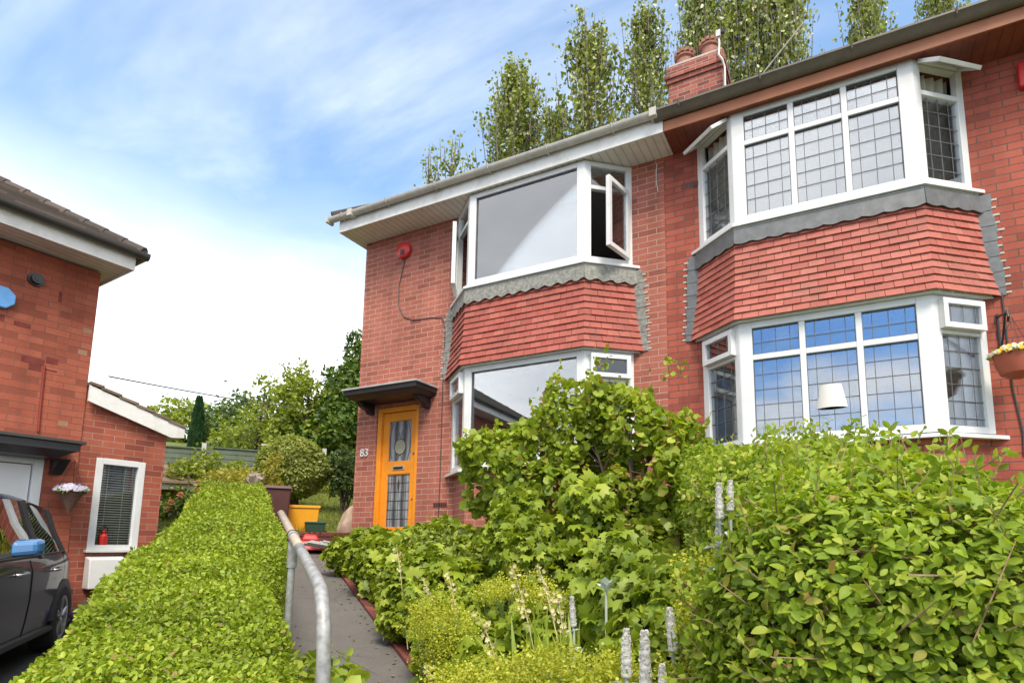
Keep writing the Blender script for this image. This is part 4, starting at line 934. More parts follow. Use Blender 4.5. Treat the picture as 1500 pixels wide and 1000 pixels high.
def basket(c, r, mat, shape, petals, label, hook, F=None):
    t = thing('hanging_basket', c, label, 'hanging basket'); c = Vector(c)
    prof = [(.012, -.24), (r*.45, -.13), (r*.95, 0), (r, .015), (r*.9, .01)] if shape == 'cone' else [(r*.25, -.2), (r*.75, -.16), (r*.97, -.06), (r, .0), (r*1.04, .012), (r*.9, .005)]
    q = MB(); q.lathe(c, prof, 20); q.build('basket', mat, t, smooth='auto')
    for k in range(3):
        a = k*2.094+.5; q = MB(); q.tube([c+Vector((r*math.cos(a), r*math.sin(a), .01)), Vector(hook[0])], .002, 5); q.build('chain', 'black', t)
    n = 230; u = rng.normal(size=(n, 3)); u[:, 2] = abs(u[:, 2])*.55; u = unit(u); P_ = np.array(c)+u*np.array([r*1.15, r*1.15, .075])+[0, 0, .01]
    scatter('foliage', LEAF, np.array(c)+u*np.array([r*1.1, r*1.1, .05])*rng.uniform(.6, 1, (n, 1)), rng.normal(size=(n, 3))+u, unit(u+rng.normal(size=(n, 3))*.5), rng.uniform(.03, .055, n), 'f_dark', t)
    for k, pm in enumerate(petals):
        s = rng.random(n) < .75/len(petals)*1.2
        m = int(s.sum()); base = np.repeat(P_[s], 5, 0); nn = np.repeat(unit(u[s]+rng.normal(size=(m, 3))*.35+np.array([.3, -.5, .2])), 5, 0); ang = np.tile(np.arange(5)*1.2566, m)
        e1 = unit(np.cross(nn, np.array([.3, .2, .9]))); e2 = np.cross(nn, e1); d = e1*np.cos(ang)[:, None]+e2*np.sin(ang)[:, None]
        scatter('flower', ROUNDL, base, d, nn, np.full(len(base), .021), pm, t)
    return t
neighbour()
tb = basket((1.40, D-.33, 1.62), .16, 'terracotta', 'bowl', ('f_white', 'f_yelpet'), 'terracotta basket of white and yellow flowers on the right-hand wall bracket', [(1.40, D-.33, 1.96)])
q = MB(); q.tube([(1.37, D-.01, 2.08), (1.37, D-.33, 2.02), (1.37, D-.36, 1.96), (1.37, D-.33, 1.93)], .011, 8); q.tube([(1.37, D-.01, 2.11), (1.37, D-.01, 1.66)], .011, 8); q.tube([(1.37, D-.01, 1.74), (1.37, D-.15, 1.88), (1.37, D-.27, 2.02)], .009, 8)
tag(q.build('wall_bracket', 'black'), 'black scrolled iron bracket holding the terracotta basket', 'bracket')

# ------------------------------------------------------------------ outbuilding, far house, cable, fence
def outbuilding():
    t = thing('outbuilding', pt(13.6, -1.6, .0), 'low brick outbuilding with brown tiled roof behind the extension', 'outbuilding')
    P = lambda u, v, z: pt(u, v, z); u0, u1, v0, v1 = 12.9, 15.5, -3.2, -.95; w = MB(); c = [(u0, v0), (u0, v1), (u1, v1), (u1, v0)]
    for i in range(4): a, b = c[i], c[(i+1) % 4]; w.quad(P(*b, -.4), P(*a, -.4), P(*a, .98), P(*b, .98))
    w.build('wall', 'brickG', t)
    f = MB(); f.prism([P(u0-.2, v0-.2, .96), P(u0-.2, v1+.22, .96), P(u1+.2, v1+.22, .96), P(u1+.2, v0-.2, .96)], (0, 0, .10)); f.build('fascia', 'whitewood', t)
    r = MB(); n = 7; cu, cv = (u0+u1)/2, (v0+v1)/2
    for k in range(n):
        s0, s1 = 1-k/n, 1-(k+1)/n*.98; z0, z1 = 1.065+.95*k/n, 1.065+.95*(k+1)/n; hu, hv = (u1-u0)/2+.3, (v1-v0)/2+.32
        q = lambda s, z: [P(cu-hu*s, cv-hv*s, z), P(cu-hu*s, cv+hv*s, z), P(cu+hu*s, cv+hv*s, z), P(cu+hu*s, cv-hv*s, z)]
        A, B, C_ = q(s0, z0), q(s0, z0+.045), q(s1, z1)
        for i in range(4):
            j = (i+1) % 4; r.quad(A[j], A[i], B[i], B[j]); r.quad(B[j], B[i], C_[i], C_[j])
    r.build('roof', 'tileE', t)
    t = thing('far_house', (-34.5, 20.3, 3.0), 'distant pale gabled house just left of the dark conifer', 'house'); F = Fr((-36.3, 18.2), (-33.2, 22.4)); L = F.len
    w = MB(); w.fbox(F, 0, L, 2.5, 4.9, -6, 0); w.build('wall', 'brickG', t)
    w = MB(); w.prism([F.p(0, 4.9, .01), F.p(L, 4.9, .01), F.p(L/2, 6.1, .01)], F.nrm*-6.0); w.build('gable', 'render', t)
    w = MB()
    for s in (0, 1):
        a = -.25 if s == 0 else L+.25
        w.prism([F.p(a, 4.85, .25), F.p(L/2, 6.35, .25), F.p(L/2, 6.22, .25), F.p(a, 4.70, .25)], F.nrm*-6.5, 0)
    w.build('roof', 'whitewood', t)
outbuilding()
q = MB(); A, B = Vector((-8.15, 3.85, 2.05)), Vector((-24, 24, 7.6)); q.tube([A.lerp(B, t)-Vector((0, 0, 1.0*t*(1-t))) for t in [i/24 for i in range(25)]], .010, 6)
tag(q.build('overhead_cable', 'cable'), 'sagging telephone cable crossing the sky above the garden', 'cable')
def fence():
    t = thing('garden_fence', (-16.5, 11.3, 1.6), 'dark green panel fence with concrete posts across the slope', 'fence'); A, B = Vector((-17.9, 9.3, 0)), Vector((-15.0, 13.4, 0)); F = Fr(A, B); n = 3; L = F.len/n
    zt = lambda s: 2.73+.035*s
    for k in range(n):
        m = MB(); a = k*L+.06; b = (k+1)*L-.06
        for j in range(7):
            z = zt(k*L)-1.05+j*.15; m.hexa([F.p(a, z, .0), F.p(b, z, 0), F.p(b, z, -.02), F.p(a, z, -.02), F.p(a, z+.16, -.012), F.p(b, z+.16, -.012), F.p(b, z+.16, -.03), F.p(a, z+.16, -.03)])
        m.fbox(F, a, b, zt(k*L)+.01, zt(k*L)+.05, -.05, .03); m.build('panel', 'fencegreen', t)
    for k in range(n+1):
        m = MB(); m.fbox(F, k*L-.06, k*L+.06, 1.0, zt(k*L)+.14, -.08, .04)
        if k == 2: m.fbox(F, k*L-.17, k*L+.17, zt(k*L)+.14, zt(k*L)+.19, -.12, .08)
        m.build('post', 'concrete', t)
fence()

# ------------------------------------------------------------------ things at the end of the path
def clutter():
    t = thing('wheelie_bin', (-7.55, 6.0, -.05), 'dark brown wheelie bin beside the end of the hedge', 'bin'); c = Vector((-7.62, 5.98, 0)); d, n_ = Vector((.575, .818, 0)), Vector((.818, -.575, 0))
    P = lambda a, b, z: c+d*a+n_*b+Vector((0, 0, z))
    q = MB(); q.hexa([P(-.16, .2, -.05), P(.13, .2, -.05), P(.13, -.2, -.05), P(-.16, -.2, -.05), P(-.20, .25, .79), P(.17, .25, .79), P(.17, -.25, .79), P(-.20, -.25, .79)]); q.build('body', 'bin', t, bevel=.02)
    q = MB(); q.hexa([P(-.22, .28, .79), P(.19, .28, .79), P(.19, -.28, .79), P(-.22, -.28, .79), P(-.20, .25, .84), P(.17, .25, .84), P(.17, -.26, .86), P(-.20, -.26, .86)]); q.build('lid', 'bin', t, bevel=.015)
    for s in (-.2, .2):
        q = MB(); q.tube([P(s-.025, -.27, .03), P(s+.025, -.27, .03)], .1, 16); q.build('wheel', 'rubber', t)
    # low garden wall
    A, B = pt(9.78, .62), pt(9.63, 1.95); F = Fr(A, B); 
    if F.nrm.dot(Vector((.8, -.5, 0))) < 0: F.nrm = -F.nrm
    q = MB(); q.fbox(F, 0, F.len, -.25, .10, -.2, 0); t = thing('garden_wall', A, 'low red brick wall holding back the lawn past the front door', 'wall'); q.build('wall', 'brickG', t)
    q = MB(); x = 0
    while x < F.len-.05: q.fbox(F, x+.004, min(x+.072, F.len), .102, .17, -.22, .012); x += .076
    q.build('coping', 'brickG', t, bevel=.005)
    # yellow grit bin
    c = Vector((-7.86, 6.57, .17)); d, n_ = Vector((.65, .76, 0)), Vector((.76, -.65, 0)); t = thing('plastic_tub', c, 'bright yellow plastic tub on the lawn behind the low wall', 'tub')
    Q = lambda a, b, z: c+d*a+n_*b+Vector((0, 0, z))
    q = MB(); w = .015
    lo = [(-.28, .18), (.28, .18), (.28, -.18), (-.28, -.18)]; hi = [(-.31, .22), (.31, .22), (.31, -.22), (-.31, -.22)]
    for i in range(4):
        a, b = lo[i], lo[(i+1) % 4]; e, f = hi[i], hi[(i+1) % 4]; q.hexa([Q(*a, 0), Q(*b, 0), Q(b[0]*.93, b[1]*.93, 0), Q(a[0]*.93, a[1]*.93, 0), Q(*e, .40), Q(*f, .40), Q(f[0]*.94, f[1]*.94, .40), Q(e[0]*.94, e[1]*.94, .40)])
    q.hexa([Q(*p, .0) for p in lo]+[Q(*p, .02) for p in lo]); q.build('body', 'yellow', t, bevel=.006)
    q = MB()
    for i in range(4):
        e, f = hi[i], hi[(i+1) % 4]; q.hexa([Q(e[0]*1.05, e[1]*1.07, .385), Q(f[0]*1.05, f[1]*1.07, .385), Q(f[0]*.95, f[1]*.95, .385), Q(e[0]*.95, e[1]*.95, .385), Q(e[0]*1.05, e[1]*1.07, .425), Q(f[0]*1.05, f[1]*1.07, .425), Q(f[0]*.95, f[1]*.95, .425), Q(e[0]*.95, e[1]*.95, .425)])
    q.build('rim', 'yellow', t)
    c = Vector((-7.45, 6.57, .172)); t = thing('planter', c, 'small dark green trough on the low wall before the yellow tub', 'planter'); q = MB()
    R2 = lambda a, b, z: c+d*a+n_*b+Vector((0, 0, z))
    q.hexa([R2(-.12, .07, 0), R2(.12, .07, 0), R2(.12, -.07, 0), R2(-.12, -.07, 0), R2(-.15, .09, .15), R2(.15, .09, .15), R2(.15, -.09, .15), R2(-.15, -.09, .15)]); q.build('trough', 'greenplastic', t, bevel=.006)
    q = MB(); q.hexa([R2(-.16, .1, .135), R2(.16, .1, .135), R2(.16, -.1, .135), R2(-.16, -.1, .135), R2(-.16, .1, .16), R2(.16, .1, .16), R2(.16, -.1, .16), R2(-.16, -.1, .16)]); q.build('rim', 'greenplastic', t, bevel=.004)
    # boulder
    import bmesh
    bm = bmesh.new(); bmesh.ops.create_icosphere(bm, subdivisions=4, radius=1)
    for v in bm.verts:
        p = np.array(v.co)[None]; k = 1+lumps(p, 1.4, .22, 3)[0]+lumps(p, 5, .05, 4)[0]; v.co = Vector((v.co.x*.20*k, v.co.y*.26*k, v.co.z*.36*k)); v.co.x += v.co.z*.25
    me = bpy.data.meshes.new('boulder'); bm.to_mesh(me); bm.free(); me.materials.append(M['rock']); me.polygons.foreach_set('use_smooth', [True]*len(me.polygons))
    o = link('boulder', me); o.location = (-7.14, 7.12, .30); tag(o, 'pale sandstone boulder leaning by the house corner on the lawn', 'rock')
    # mower
    c = Vector((-6.86, 6.05, -.13)); t = thing('lawnmower', c, 'red lawnmower lying on the tarmac in front of the low wall', 'lawnmower'); d, n_ = Vector((.818, -.575, 0)).normalized(), Vector((.575, .818, 0)); T = lambda a, b, z: c+n_*a+d*b+Vector((0, 0, z))
    q = MB(); q.hexa([T(-.30, .22, .03), T(.22, .24, .03), T(.24, -.18, .03), T(-.28, -.2, .03), T(-.22, .14, .17), T(.1, .16, .15), T(.12, -.1, .15), T(-.2, -.12, .17)]); q.build('deck', 'red', t, bevel=.02)
    q = MB(); q.hexa([T(-.18, .1, .17), T(.06, .1, .165), T(.06, -.08, .165), T(-.18, -.08, .17), T(-.14, .06, .26), T(.02, .06, .25), T(.02, -.05, .25), T(-.14, -.05, .26)]); q.build('motor_cover', 'red', t, bevel=.025)
    for a, b in ((-.26, .24), (.2, .25), (-.26, -.2), (.2, -.2)):
        q = MB(); q.tube([T(a, b-.02, .06), T(a, b+.02, .06)], .06, 14); q.build('wheel', 'rubber', t)
    q = MB()
    for s in (-.16, .14): q.tube([T(-.2, s, .15), T(-.45, s, .42), T(-.50, s, .44)], .012, 8)
    q.tube([T(-.50, -.16, .44), T(-.50, .14, .44)], .012, 8); q.build('handle', 'black', t)
    q = MB(); r_ = random.Random(3)
    for k in range(8):
        a, b, z = .05+.04*k, .27+.02*(k % 3), .06+.012*(k % 4); q.tube([T(a-.25, b, z+.06), T(a+.28, b+.08, z*.6)], .018, 8)
    tag(q.build('pole_bundle', 'galv'), 'bundle of grey poles lying beside the red lawnmower', 'poles')
    c = Vector((-6.22, 5.90, -.25)); q = MB()
    for k in range(3): q.tube([c+Vector((-.12+.06*k, 0, .04)), c+Vector((-.02+.07*k, .12, .04+.02*k))], [.045, .035], 10)
    tag(q.build('garden_gloves', 'black'), 'dark pair of crumpled gloves on the path by the bed', 'gloves')
    t = thing('timber_post', (-7.55, 5.6, -.2), 'weathered cut timber stump post at the far end of the hedge', 'post'); c = Vector((-7.58, 5.56, 0)); q = MB()
    q.tube([c+Vector((0, 0, -.2)), c+Vector((0, 0, .9)), c+Vector((.01, .01, 1.0))], [.10, .085, .08], 10); q.build('trunk', 'stump', t)
    q = MB()
    for k in range(5): a = k*1.3; q.tube([c+Vector((.04*math.cos(a), .04*math.sin(a), .86)), c+Vector((.10*math.cos(a), .10*math.sin(a), .93+.03*(k % 3)))], [.055, .045], 8)
    q.build('knot', 'stump', t)
clutter()

# ------------------------------------------------------------------ handrail
def rail():
    t = thing('handrail', pt(1.8, .235, -1.22), 'galvanised tubular handrail with bent end beside the path', 'handrail'); zr = lambda u: -.135+.152*(u-1.87)
    P = [pt(1.76, .245, -1.3), pt(1.77, .243, -.6), pt(1.78, .240, -.33), pt(1.80, .238, -.24), pt(1.84, .236, -.175), pt(1.90, .235, -.137)]+[pt(u, .235, zr(u)) for u in (2.0, 2.4, 2.64)]
    q = MB(); q.tube(P, .0200, 18, cap=True); q.build('tube', 'galv', t, smooth=True)
    q = MB(); q.tube([pt(u, .235, zr(u)) for u in (2.6, 3.2, 3.95)], .0198, 18); 
    q.build('far_tube', 'galvtan', t, smooth=True)
    for u in (2.95,):
        q = MB(); q.tube([pt(u, .235, zr(u)-.03), pt(u, .235, -1.5+.15*u-.1)], .0155, 14); q.tube([pt(u, .235, zr(u)-.14), pt(u, .235, zr(u)-.02)], .022, 14); q.tube([pt(u-.02, .235, zr(u-.02)), pt(u+.02, .235, zr(u+.02))], .0245, 14); q.build('post', 'galv', t, smooth='auto')
    q = MB()
    for u in (3.02,):
        q.tube([pt(u-.004, .235, zr(u)), pt(u+.004, .235, zr(u))], .0235, 14)
    q.build('cable_tie', 'black', t)
rail()

# ------------------------------------------------------------------ parked car
def car():
    Lc, wh = 4.15, .86
    t = thing('parked_car', pt(8.1, -2.34, -1.06), 'dark blue hatchback parked on the drive left of the clipped hedge', 'car')
    org = pt(8.22, -2.34, 0); org.z = -1.055; fx = -Vector((EU[0], EU[1], 0)); fy = Vector((EV[0], EV[1], 0))
    T = lambda x, y, z: org+fx*x+fy*y+Vector((0, 0, z))
    # x from the tail: half width, sill, belt, roof height, roof half width
    S = [(0.00, .60, .50, .86, .90, .50), (.05, .72, .34, .90, 1.02, .54), (.18, .80, .27, .93, 1.22, .58), (.34, .835, .24, .94, 1.385, .60), (.55, .85, .22, .945, 1.43, .60), (.75, .86, .22, .94, 1.45, .605), (1.05, .865, .22, .93, 1.468, .61), (1.4, .865, .22, .92, 1.478, .61), (1.75, .865, .22, .91, 1.472, .61),
         (2.1, .865, .22, .90, 1.448, .60), (2.35, .865, .22, .895, 1.40, .59), (2.6, .862, .22, .89, 1.25, .58), (2.85, .86, .22, .885, 1.08, .60), (3.05, .855, .22, .88, .965, .62), (3.3, .85, .22, .865, .925, .62), (3.6, .83, .22, .83, .88, .60), (3.9, .77, .25, .74, .79, .55), (4.08, .66, .30, .66, .68, .45), (4.15, .5, .40, .56, .57, .35)]
    def sec(s):
        x, w, zb, bl, rf, rw = s; h = rf-bl; tall = min(1, max(0, h/.45))
        return [(0, zb), (w*.8, zb), (w*.965, zb+.05), (w*.985, zb+.18), (w, .52*(bl-zb)+zb), (w*.995, bl-.10), (w*.965, bl-.015), (w*.94, bl+.012*tall), (w*.94+(rw-w*.94)*.55, bl+h*.52), (rw+.03, bl+h*.88), (rw*.9, bl+h*.97), (rw*.5, rf), (0, rf+.008)]
    secs = [sec(s) for s in S]; nP = len(secs[0]); body = MB(); win = {}
    for i in range(len(S)-1):
        for sg in (1, -1):
            for j in range(nP-1):
                a, b, c, d = secs[i][j], secs[i][j+1], secs[i+1][j+1], secs[i+1][j]
                pts = [T(S[i][0], sg*a[0], a[1]), T(S[i][0], sg*b[0], b[1]), T(S[i+1][0], sg*c[0], c[1]), T(S[i+1][0], sg*d[0], d[1])]
                if sg < 0: pts = pts[::-1]
                key = None
                if j in (7, 8) and 4 <= i <= 11: key = ('rear_quarter' if i == 4 else 'side_window' if i in (5, 6, 7, 8, 9, 10, 11) else None, sg)
                if 1 <= i <= 2 and j in (9, 10, 11): key = ('rear', 0)
                if 10 <= i <= 12 and j in (10, 11): key = ('screen', 0)
                if j in (7, 8) and i == 7: pass
                if key: win.setdefault(key, MB()).quad(*pts)
                else: body.quad(*pts)
    for i, rv in ((0, False), (len(S)-1, True)):
        q = [T(S[i][0], p[0], p[1]) for p in secs[i]]+[T(S[i][0], -p[0], p[1]) for p in secs[i][-2:0:-1]]; body.quad(*(q if rv else q[::-1]))
    b = body.build('body', 'car', t, smooth='auto')
    m = b.data; import bmesh; bm = bmesh.new(); bm.from_mesh(m); bmesh.ops.remove_doubles(bm, verts=bm.verts, dist=.0005); bmesh.ops.recalc_face_normals(bm, faces=bm.faces); bm.to_mesh(m); bm.free(); m.set_sharp_from_angle(angle=R_(28))
    for k, mb in win.items():
        nm = {'rear': 'rear_window', 'screen': 'windscreen'}.get(k[0], 'side_window'); o = mb.build(nm, 'carglass', t, smooth=True); bm = bmesh.new(); bm.from_mesh(o.data); bmesh.ops.remove_doubles(bm, verts=bm.verts, dist=.0005); bm.to_mesh(o.data); bm.free()
    inn = MB()
    for x0, x1, w, z0, z1 in ((.5, 1.1, .6, .5, 1.0), (1.9, 2.1, .6, .5, 1.15)):
        inn.hexa([T(x0, -w, z0), T(x1, -w, z0), T(x1, w, z0), T(x0, w, z0), T(x0, -w, z1), T(x1, -w, z1), T(x1, w, z1), T(x0, w, z1)])
    inn.build('seat', 'blackplastic', t)
    # pillars, door seams, handles, mirror
    tr = MB()
    for sg in (1, -1):
        for i, wd in ((4, .04), (7, .055), (11, .04)):
            pts = [T(S[i][0], sg*(p[0]+.004), p[1]) for p in secs[i][6:10]]; tr.tube(pts, wd*.45, 6)
        tr.tube([T(s[0], sg*(sc[7][0]+.004), sc[7][1]) for s, sc in zip(S[4:14], secs[4:14])], .011, 6)
        tr.tube([T(s[0], sg*(sc[1][0]+.09*0+s[1]*.17), sc[2][1]-.03) for s, sc in zip(S[5:14], secs[5:14])], .035, 6)
    tr.build('trim', 'blackplastic', t)
    for sg in (1, -1):
        for i in (4, 8, 12): sm = MB(); sm.tube([T(S[i][0]+(.1 if i == 4 and j < 5 else 0), sg*(p[0]+.001), p[1]) for j, p in enumerate(secs[i][2:7])], .005, 5); sm.build('door_seam', 'black', t)
    for sg in (1, -1):
        for x in (.92, 1.98):
            h = MB(); h.tube([T(x, sg*.862, .80), T(x+.03, sg*.895, .80), T(x+.17, sg*.895, .79), T(x+.20, sg*.862, .79)], .013, 8); h.build('door_handle', 'alloy', t, smooth=True)
        mm = MB(); x = 2.52; prof = [(x-.05, .9, .07, .05), (x+.0, .92, .085, .065), (x+.09, .93, .075, .055), (x+.14, .94, .03, .02)]
        rings = []
        base = len(mm.v)
        c0 = [T(x-.06, sg*.90, .93), T(x-.06, sg*1.09, .95), T(x-.06, sg*1.085, 1.08), T(x-.06, sg*.90, 1.07), T(x+.10, sg*.92, .94), T(x+.06, sg*1.07, .96), T(x+.06, sg*1.06, 1.06), T(x+.10, sg*.92, 1.05)]
        mm.hexa([c0[0], c0[1], c0[5], c0[4], c0[3], c0[2], c0[6], c0[7]]); mi = mm.build('wing_mirror', 'mirror', t, bevel=.03)
        gg = MB(); gg.hexa([T(x-.066, sg*.915, .945), T(x-.066, sg*1.075, .96), T(x-.061, sg*1.075, .96), T(x-.061, sg*.915, .945), T(x-.066, sg*.915, 1.055), T(x-.066, sg*1.07, 1.065), T(x-.061, sg*1.07, 1.065), T(x-.061, sg*.915, 1.055)]); gg.build('mirror_glass', 'alloy', mi)
        fo = MB(); fo.hexa([T(x-.03, sg*.82, .91), T(x+.06, sg*.82, .91), T(x+.06, sg*.93, .945), T(x-.03, sg*.93, .945), T(x-.03, sg*.82, .95), T(x+.06, sg*.82, .95), T(x+.06, sg*.93, .975), T(x-.03, sg*.93, .975)]); fo.build('mirror_arm', 'blackplastic', mi)
        tl = MB(); tl.hexa([T(.07, sg*.70, .74), T(.20, sg*.812, .74), T(.19, sg*.78, .74), T(.09, sg*.66, .74), T(.08, sg*.66, .93), T(.20, sg*.79, .93), T(.19, sg*.76, .93), T(.10, sg*.62, .93)]); tl.build('tail_light', 'red', t, bevel=.02)
        for xw in (.62, 3.22):
            ar = MB(); n = 18
            for k in range(n):
                a0, a1 = math.pi*k/n, math.pi*(k+1)/n
                if 1: ar.hexa([T(xw+.30*math.cos(a0), sg*.80, .31+.30*math.sin(a0)), T(xw+.30*math.cos(a1), sg*.80, .31+.30*math.sin(a1)), T(xw+.375*math.cos(a1), sg*.80, .31+.375*math.sin(a1)), T(xw+.375*math.cos(a0), sg*.80, .31+.375*math.sin(a0)), T(xw+.30*math.cos(a0), sg*.868, .31+.30*math.sin(a0)), T(xw+.30*math.cos(a1), sg*.868, .31+.30*math.sin(a1)), T(xw+.375*math.cos(a1), sg*.866, .31+.375*math.sin(a1)), T(xw+.375*math.cos(a0), sg*.866, .31+.375*math.sin(a0))])
            ar.build('wheel_arch', 'blackplastic', t)
            def disc(mb, r0, y0, r1, y1, n=28):
                for k in range(n):
                    a0, a1 = 2*math.pi*k/n, 2*math.pi*(k+1)/n; mb.quad(T(xw+r0*math.cos(a0), sg*y0, .31+r0*math.sin(a0)), T(xw+r0*math.cos(a1), sg*y0, .31+r0*math.sin(a1)), T(xw+r1*math.cos(a1), sg*y1, .31+r1*math.sin(a1)), T(xw+r1*math.cos(a0), sg*y1, .31+r1*math.sin(a0)))
            w = MB(); disc(w, .20, .845, .21, .875); disc(w, .21, .875, .29, .872); disc(w, .29, .872, .31, .85); disc(w, .31, .85, .31, .68); wo = w.build('wheel', 'rubber', t, smooth='auto')
            rm = MB(); disc(rm, .0, .80, .20, .80); disc(rm, .185, .868, .212, .874); disc(rm, .185, .868, .185, .80); rm.tube([T(xw, sg*.79, .31), T(xw, sg*.862, .31)], .045, 12)
            for k in range(5):
                a = 2*math.pi*k/5+.3
                for dl in (-.12, .12): rm.tube([T(xw+.03*math.cos(a), sg*.855, .31+.03*math.sin(a)), T(xw+.19*math.cos(a+dl), sg*.862, .31+.19*math.sin(a+dl))], [.018, .014], 6)
            rm.build('rim', 'alloy', wo)
        hl = MB(); hl.hexa([T(3.72, sg*.80, .64), T(4.07, sg*.62, .60), T(3.98, sg*.5, .60), T(3.7, sg*.6, .64), T(3.62, sg*.79, .80), T(3.98, sg*.62, .70), T(3.9, sg*.5, .72), T(3.6, sg*.6, .82)]); hl.build('headlight', 'alloy', t, bevel=.02)
car()

# ------------------------------------------------------------------ hedges and bushes
def tohedge(P): return np.stack([P[:, :2]@EU, P[:, :2]@EV, P[:, 2]], 1)
def hedge_left():
    t = thing('hedge', pt(5, -.09, -.8), 'long clipped small-leaved hedge sloping up beside the handrail', 'hedge')
    u0, u1 = 1.35, 9.25
    top = lambda u: -.40+.172*(u-2.0)
    vr = lambda u: .205+.10*sst(u, 3.3, 4.4); vl = lambda u: -.56+.13*sst(u, 1.6, 6.)
    vc, hw_ = -.13, .45
    def sd(P):
        q = tohedge(P); h = top(q[:, 0])+lumps(P, 3.2, .026, 5)+lumps(P, 9, .020, 6)+lumps(P, 22, .009, 16); l, r_ = vl(q[:, 0]), vr(q[:, 0])
        bot = -1.35+.13*q[:, 0]; cz = (h+bot)/2; hz = (h-bot)/2; r = .09
        d = np.stack([np.abs(q[:, 0]-(u0+u1)/2)-(u1-u0)/2+r, np.abs(q[:, 1]-(l+r_)/2)-(r_-l)/2+r+lumps(P, 5, .018, 8), np.abs(q[:, 2]-cz)-hz+r], 1)
        return np.linalg.norm(np.maximum(d, 0), axis=1)+np.minimum(d.max(1), 0)-r
    a, b = pt(u0, vc-.5), pt(u1, vc+.5); xs = [pt(u, v) for u in (u0, u1) for v in (vc-.45, vc+.45)]
    lo = (min(p.x for p in xs), min(p.y for p in xs), -1.4); hi = (max(p.x for p in xs), max(p.y for p in xs), .95)
    # near leaves fine, far leaves a little coarser
    def gen(ua, ub, n, size, topk):
        out = []; c = 0
        while c < n:
            m = 200000; u = rng.uniform(ua, ub, m); v = rng.uniform(vc-hw_-.02, vc+hw_+.02, m); h = top(u); z = h+.06-rng.uniform(0, topk, m)
            P = np.stack([EU[0]*u+EV[0]*v, EU[1]*u+EV[1]*v, z], 1); d = sd(P); k = (d < .012) & (d > -.055); out.append(P[k]); c += k.sum()
        P = np.concatenate(out)[:n]; e = .01; g = unit(np.stack([sd(P+np.eye(3)[i]*e)-sd(P-np.eye(3)[i]*e) for i in range(3)], 1))
        N = unit(g+rng.normal(size=(n, 3))*.75+[0, 0, .2]); Y = unit(np.cross(N, rng.normal(size=(n, 3)))+g*.45); return P, Y, N, size*rng.uniform(.6, 1.35, n)
    A = [gen(1.4, 2.6, 40000, .0185, .55), gen(2.6, 4.2, 42000, .020, .6), gen(4.2, 6.5, 42000, .024, .7), gen(6.5, 9.22, 32000, .029, .9)]
    P, Y, N, S = [np.concatenate([a_[i] for a_ in A]) for i in range(4)]; fo = [scatter('foliage', LEAF, P, Y, N, S, 'f_hedge', t)]
    m = 420; u = rng.uniform(1.5, 6, m); v = rng.uniform(-.36, .12, m); P = np.stack([EU[0]*u+EV[0]*v, EU[1]*u+EV[1]*v, top(u)-.01], 1)
    Q = np.repeat(P, 5, 0)+np.tile(np.linspace(0, .034, 5), m)[:, None]*np.repeat(unit(rng.normal(size=(m, 3))*.35+[0, 0, 1]), 5, 0)
    fo.append(scatter('foliage', OVAL, Q, rng.normal(size=(m*5, 3))+[0, 0, .8], unit(rng.normal(size=(m*5, 3))+[0, 0, 1]), rng.uniform(.016, .026, m*5), 'f_hedge', t)); join(fo)
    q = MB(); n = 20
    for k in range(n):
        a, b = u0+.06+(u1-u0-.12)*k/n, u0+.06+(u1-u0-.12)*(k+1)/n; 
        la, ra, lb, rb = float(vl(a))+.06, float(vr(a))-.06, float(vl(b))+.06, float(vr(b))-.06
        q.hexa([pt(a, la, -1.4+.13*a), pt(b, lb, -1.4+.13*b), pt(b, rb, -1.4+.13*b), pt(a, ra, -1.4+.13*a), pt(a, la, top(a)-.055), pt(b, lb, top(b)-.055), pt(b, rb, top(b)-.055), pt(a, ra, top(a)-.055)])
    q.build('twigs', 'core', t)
hedge_left()

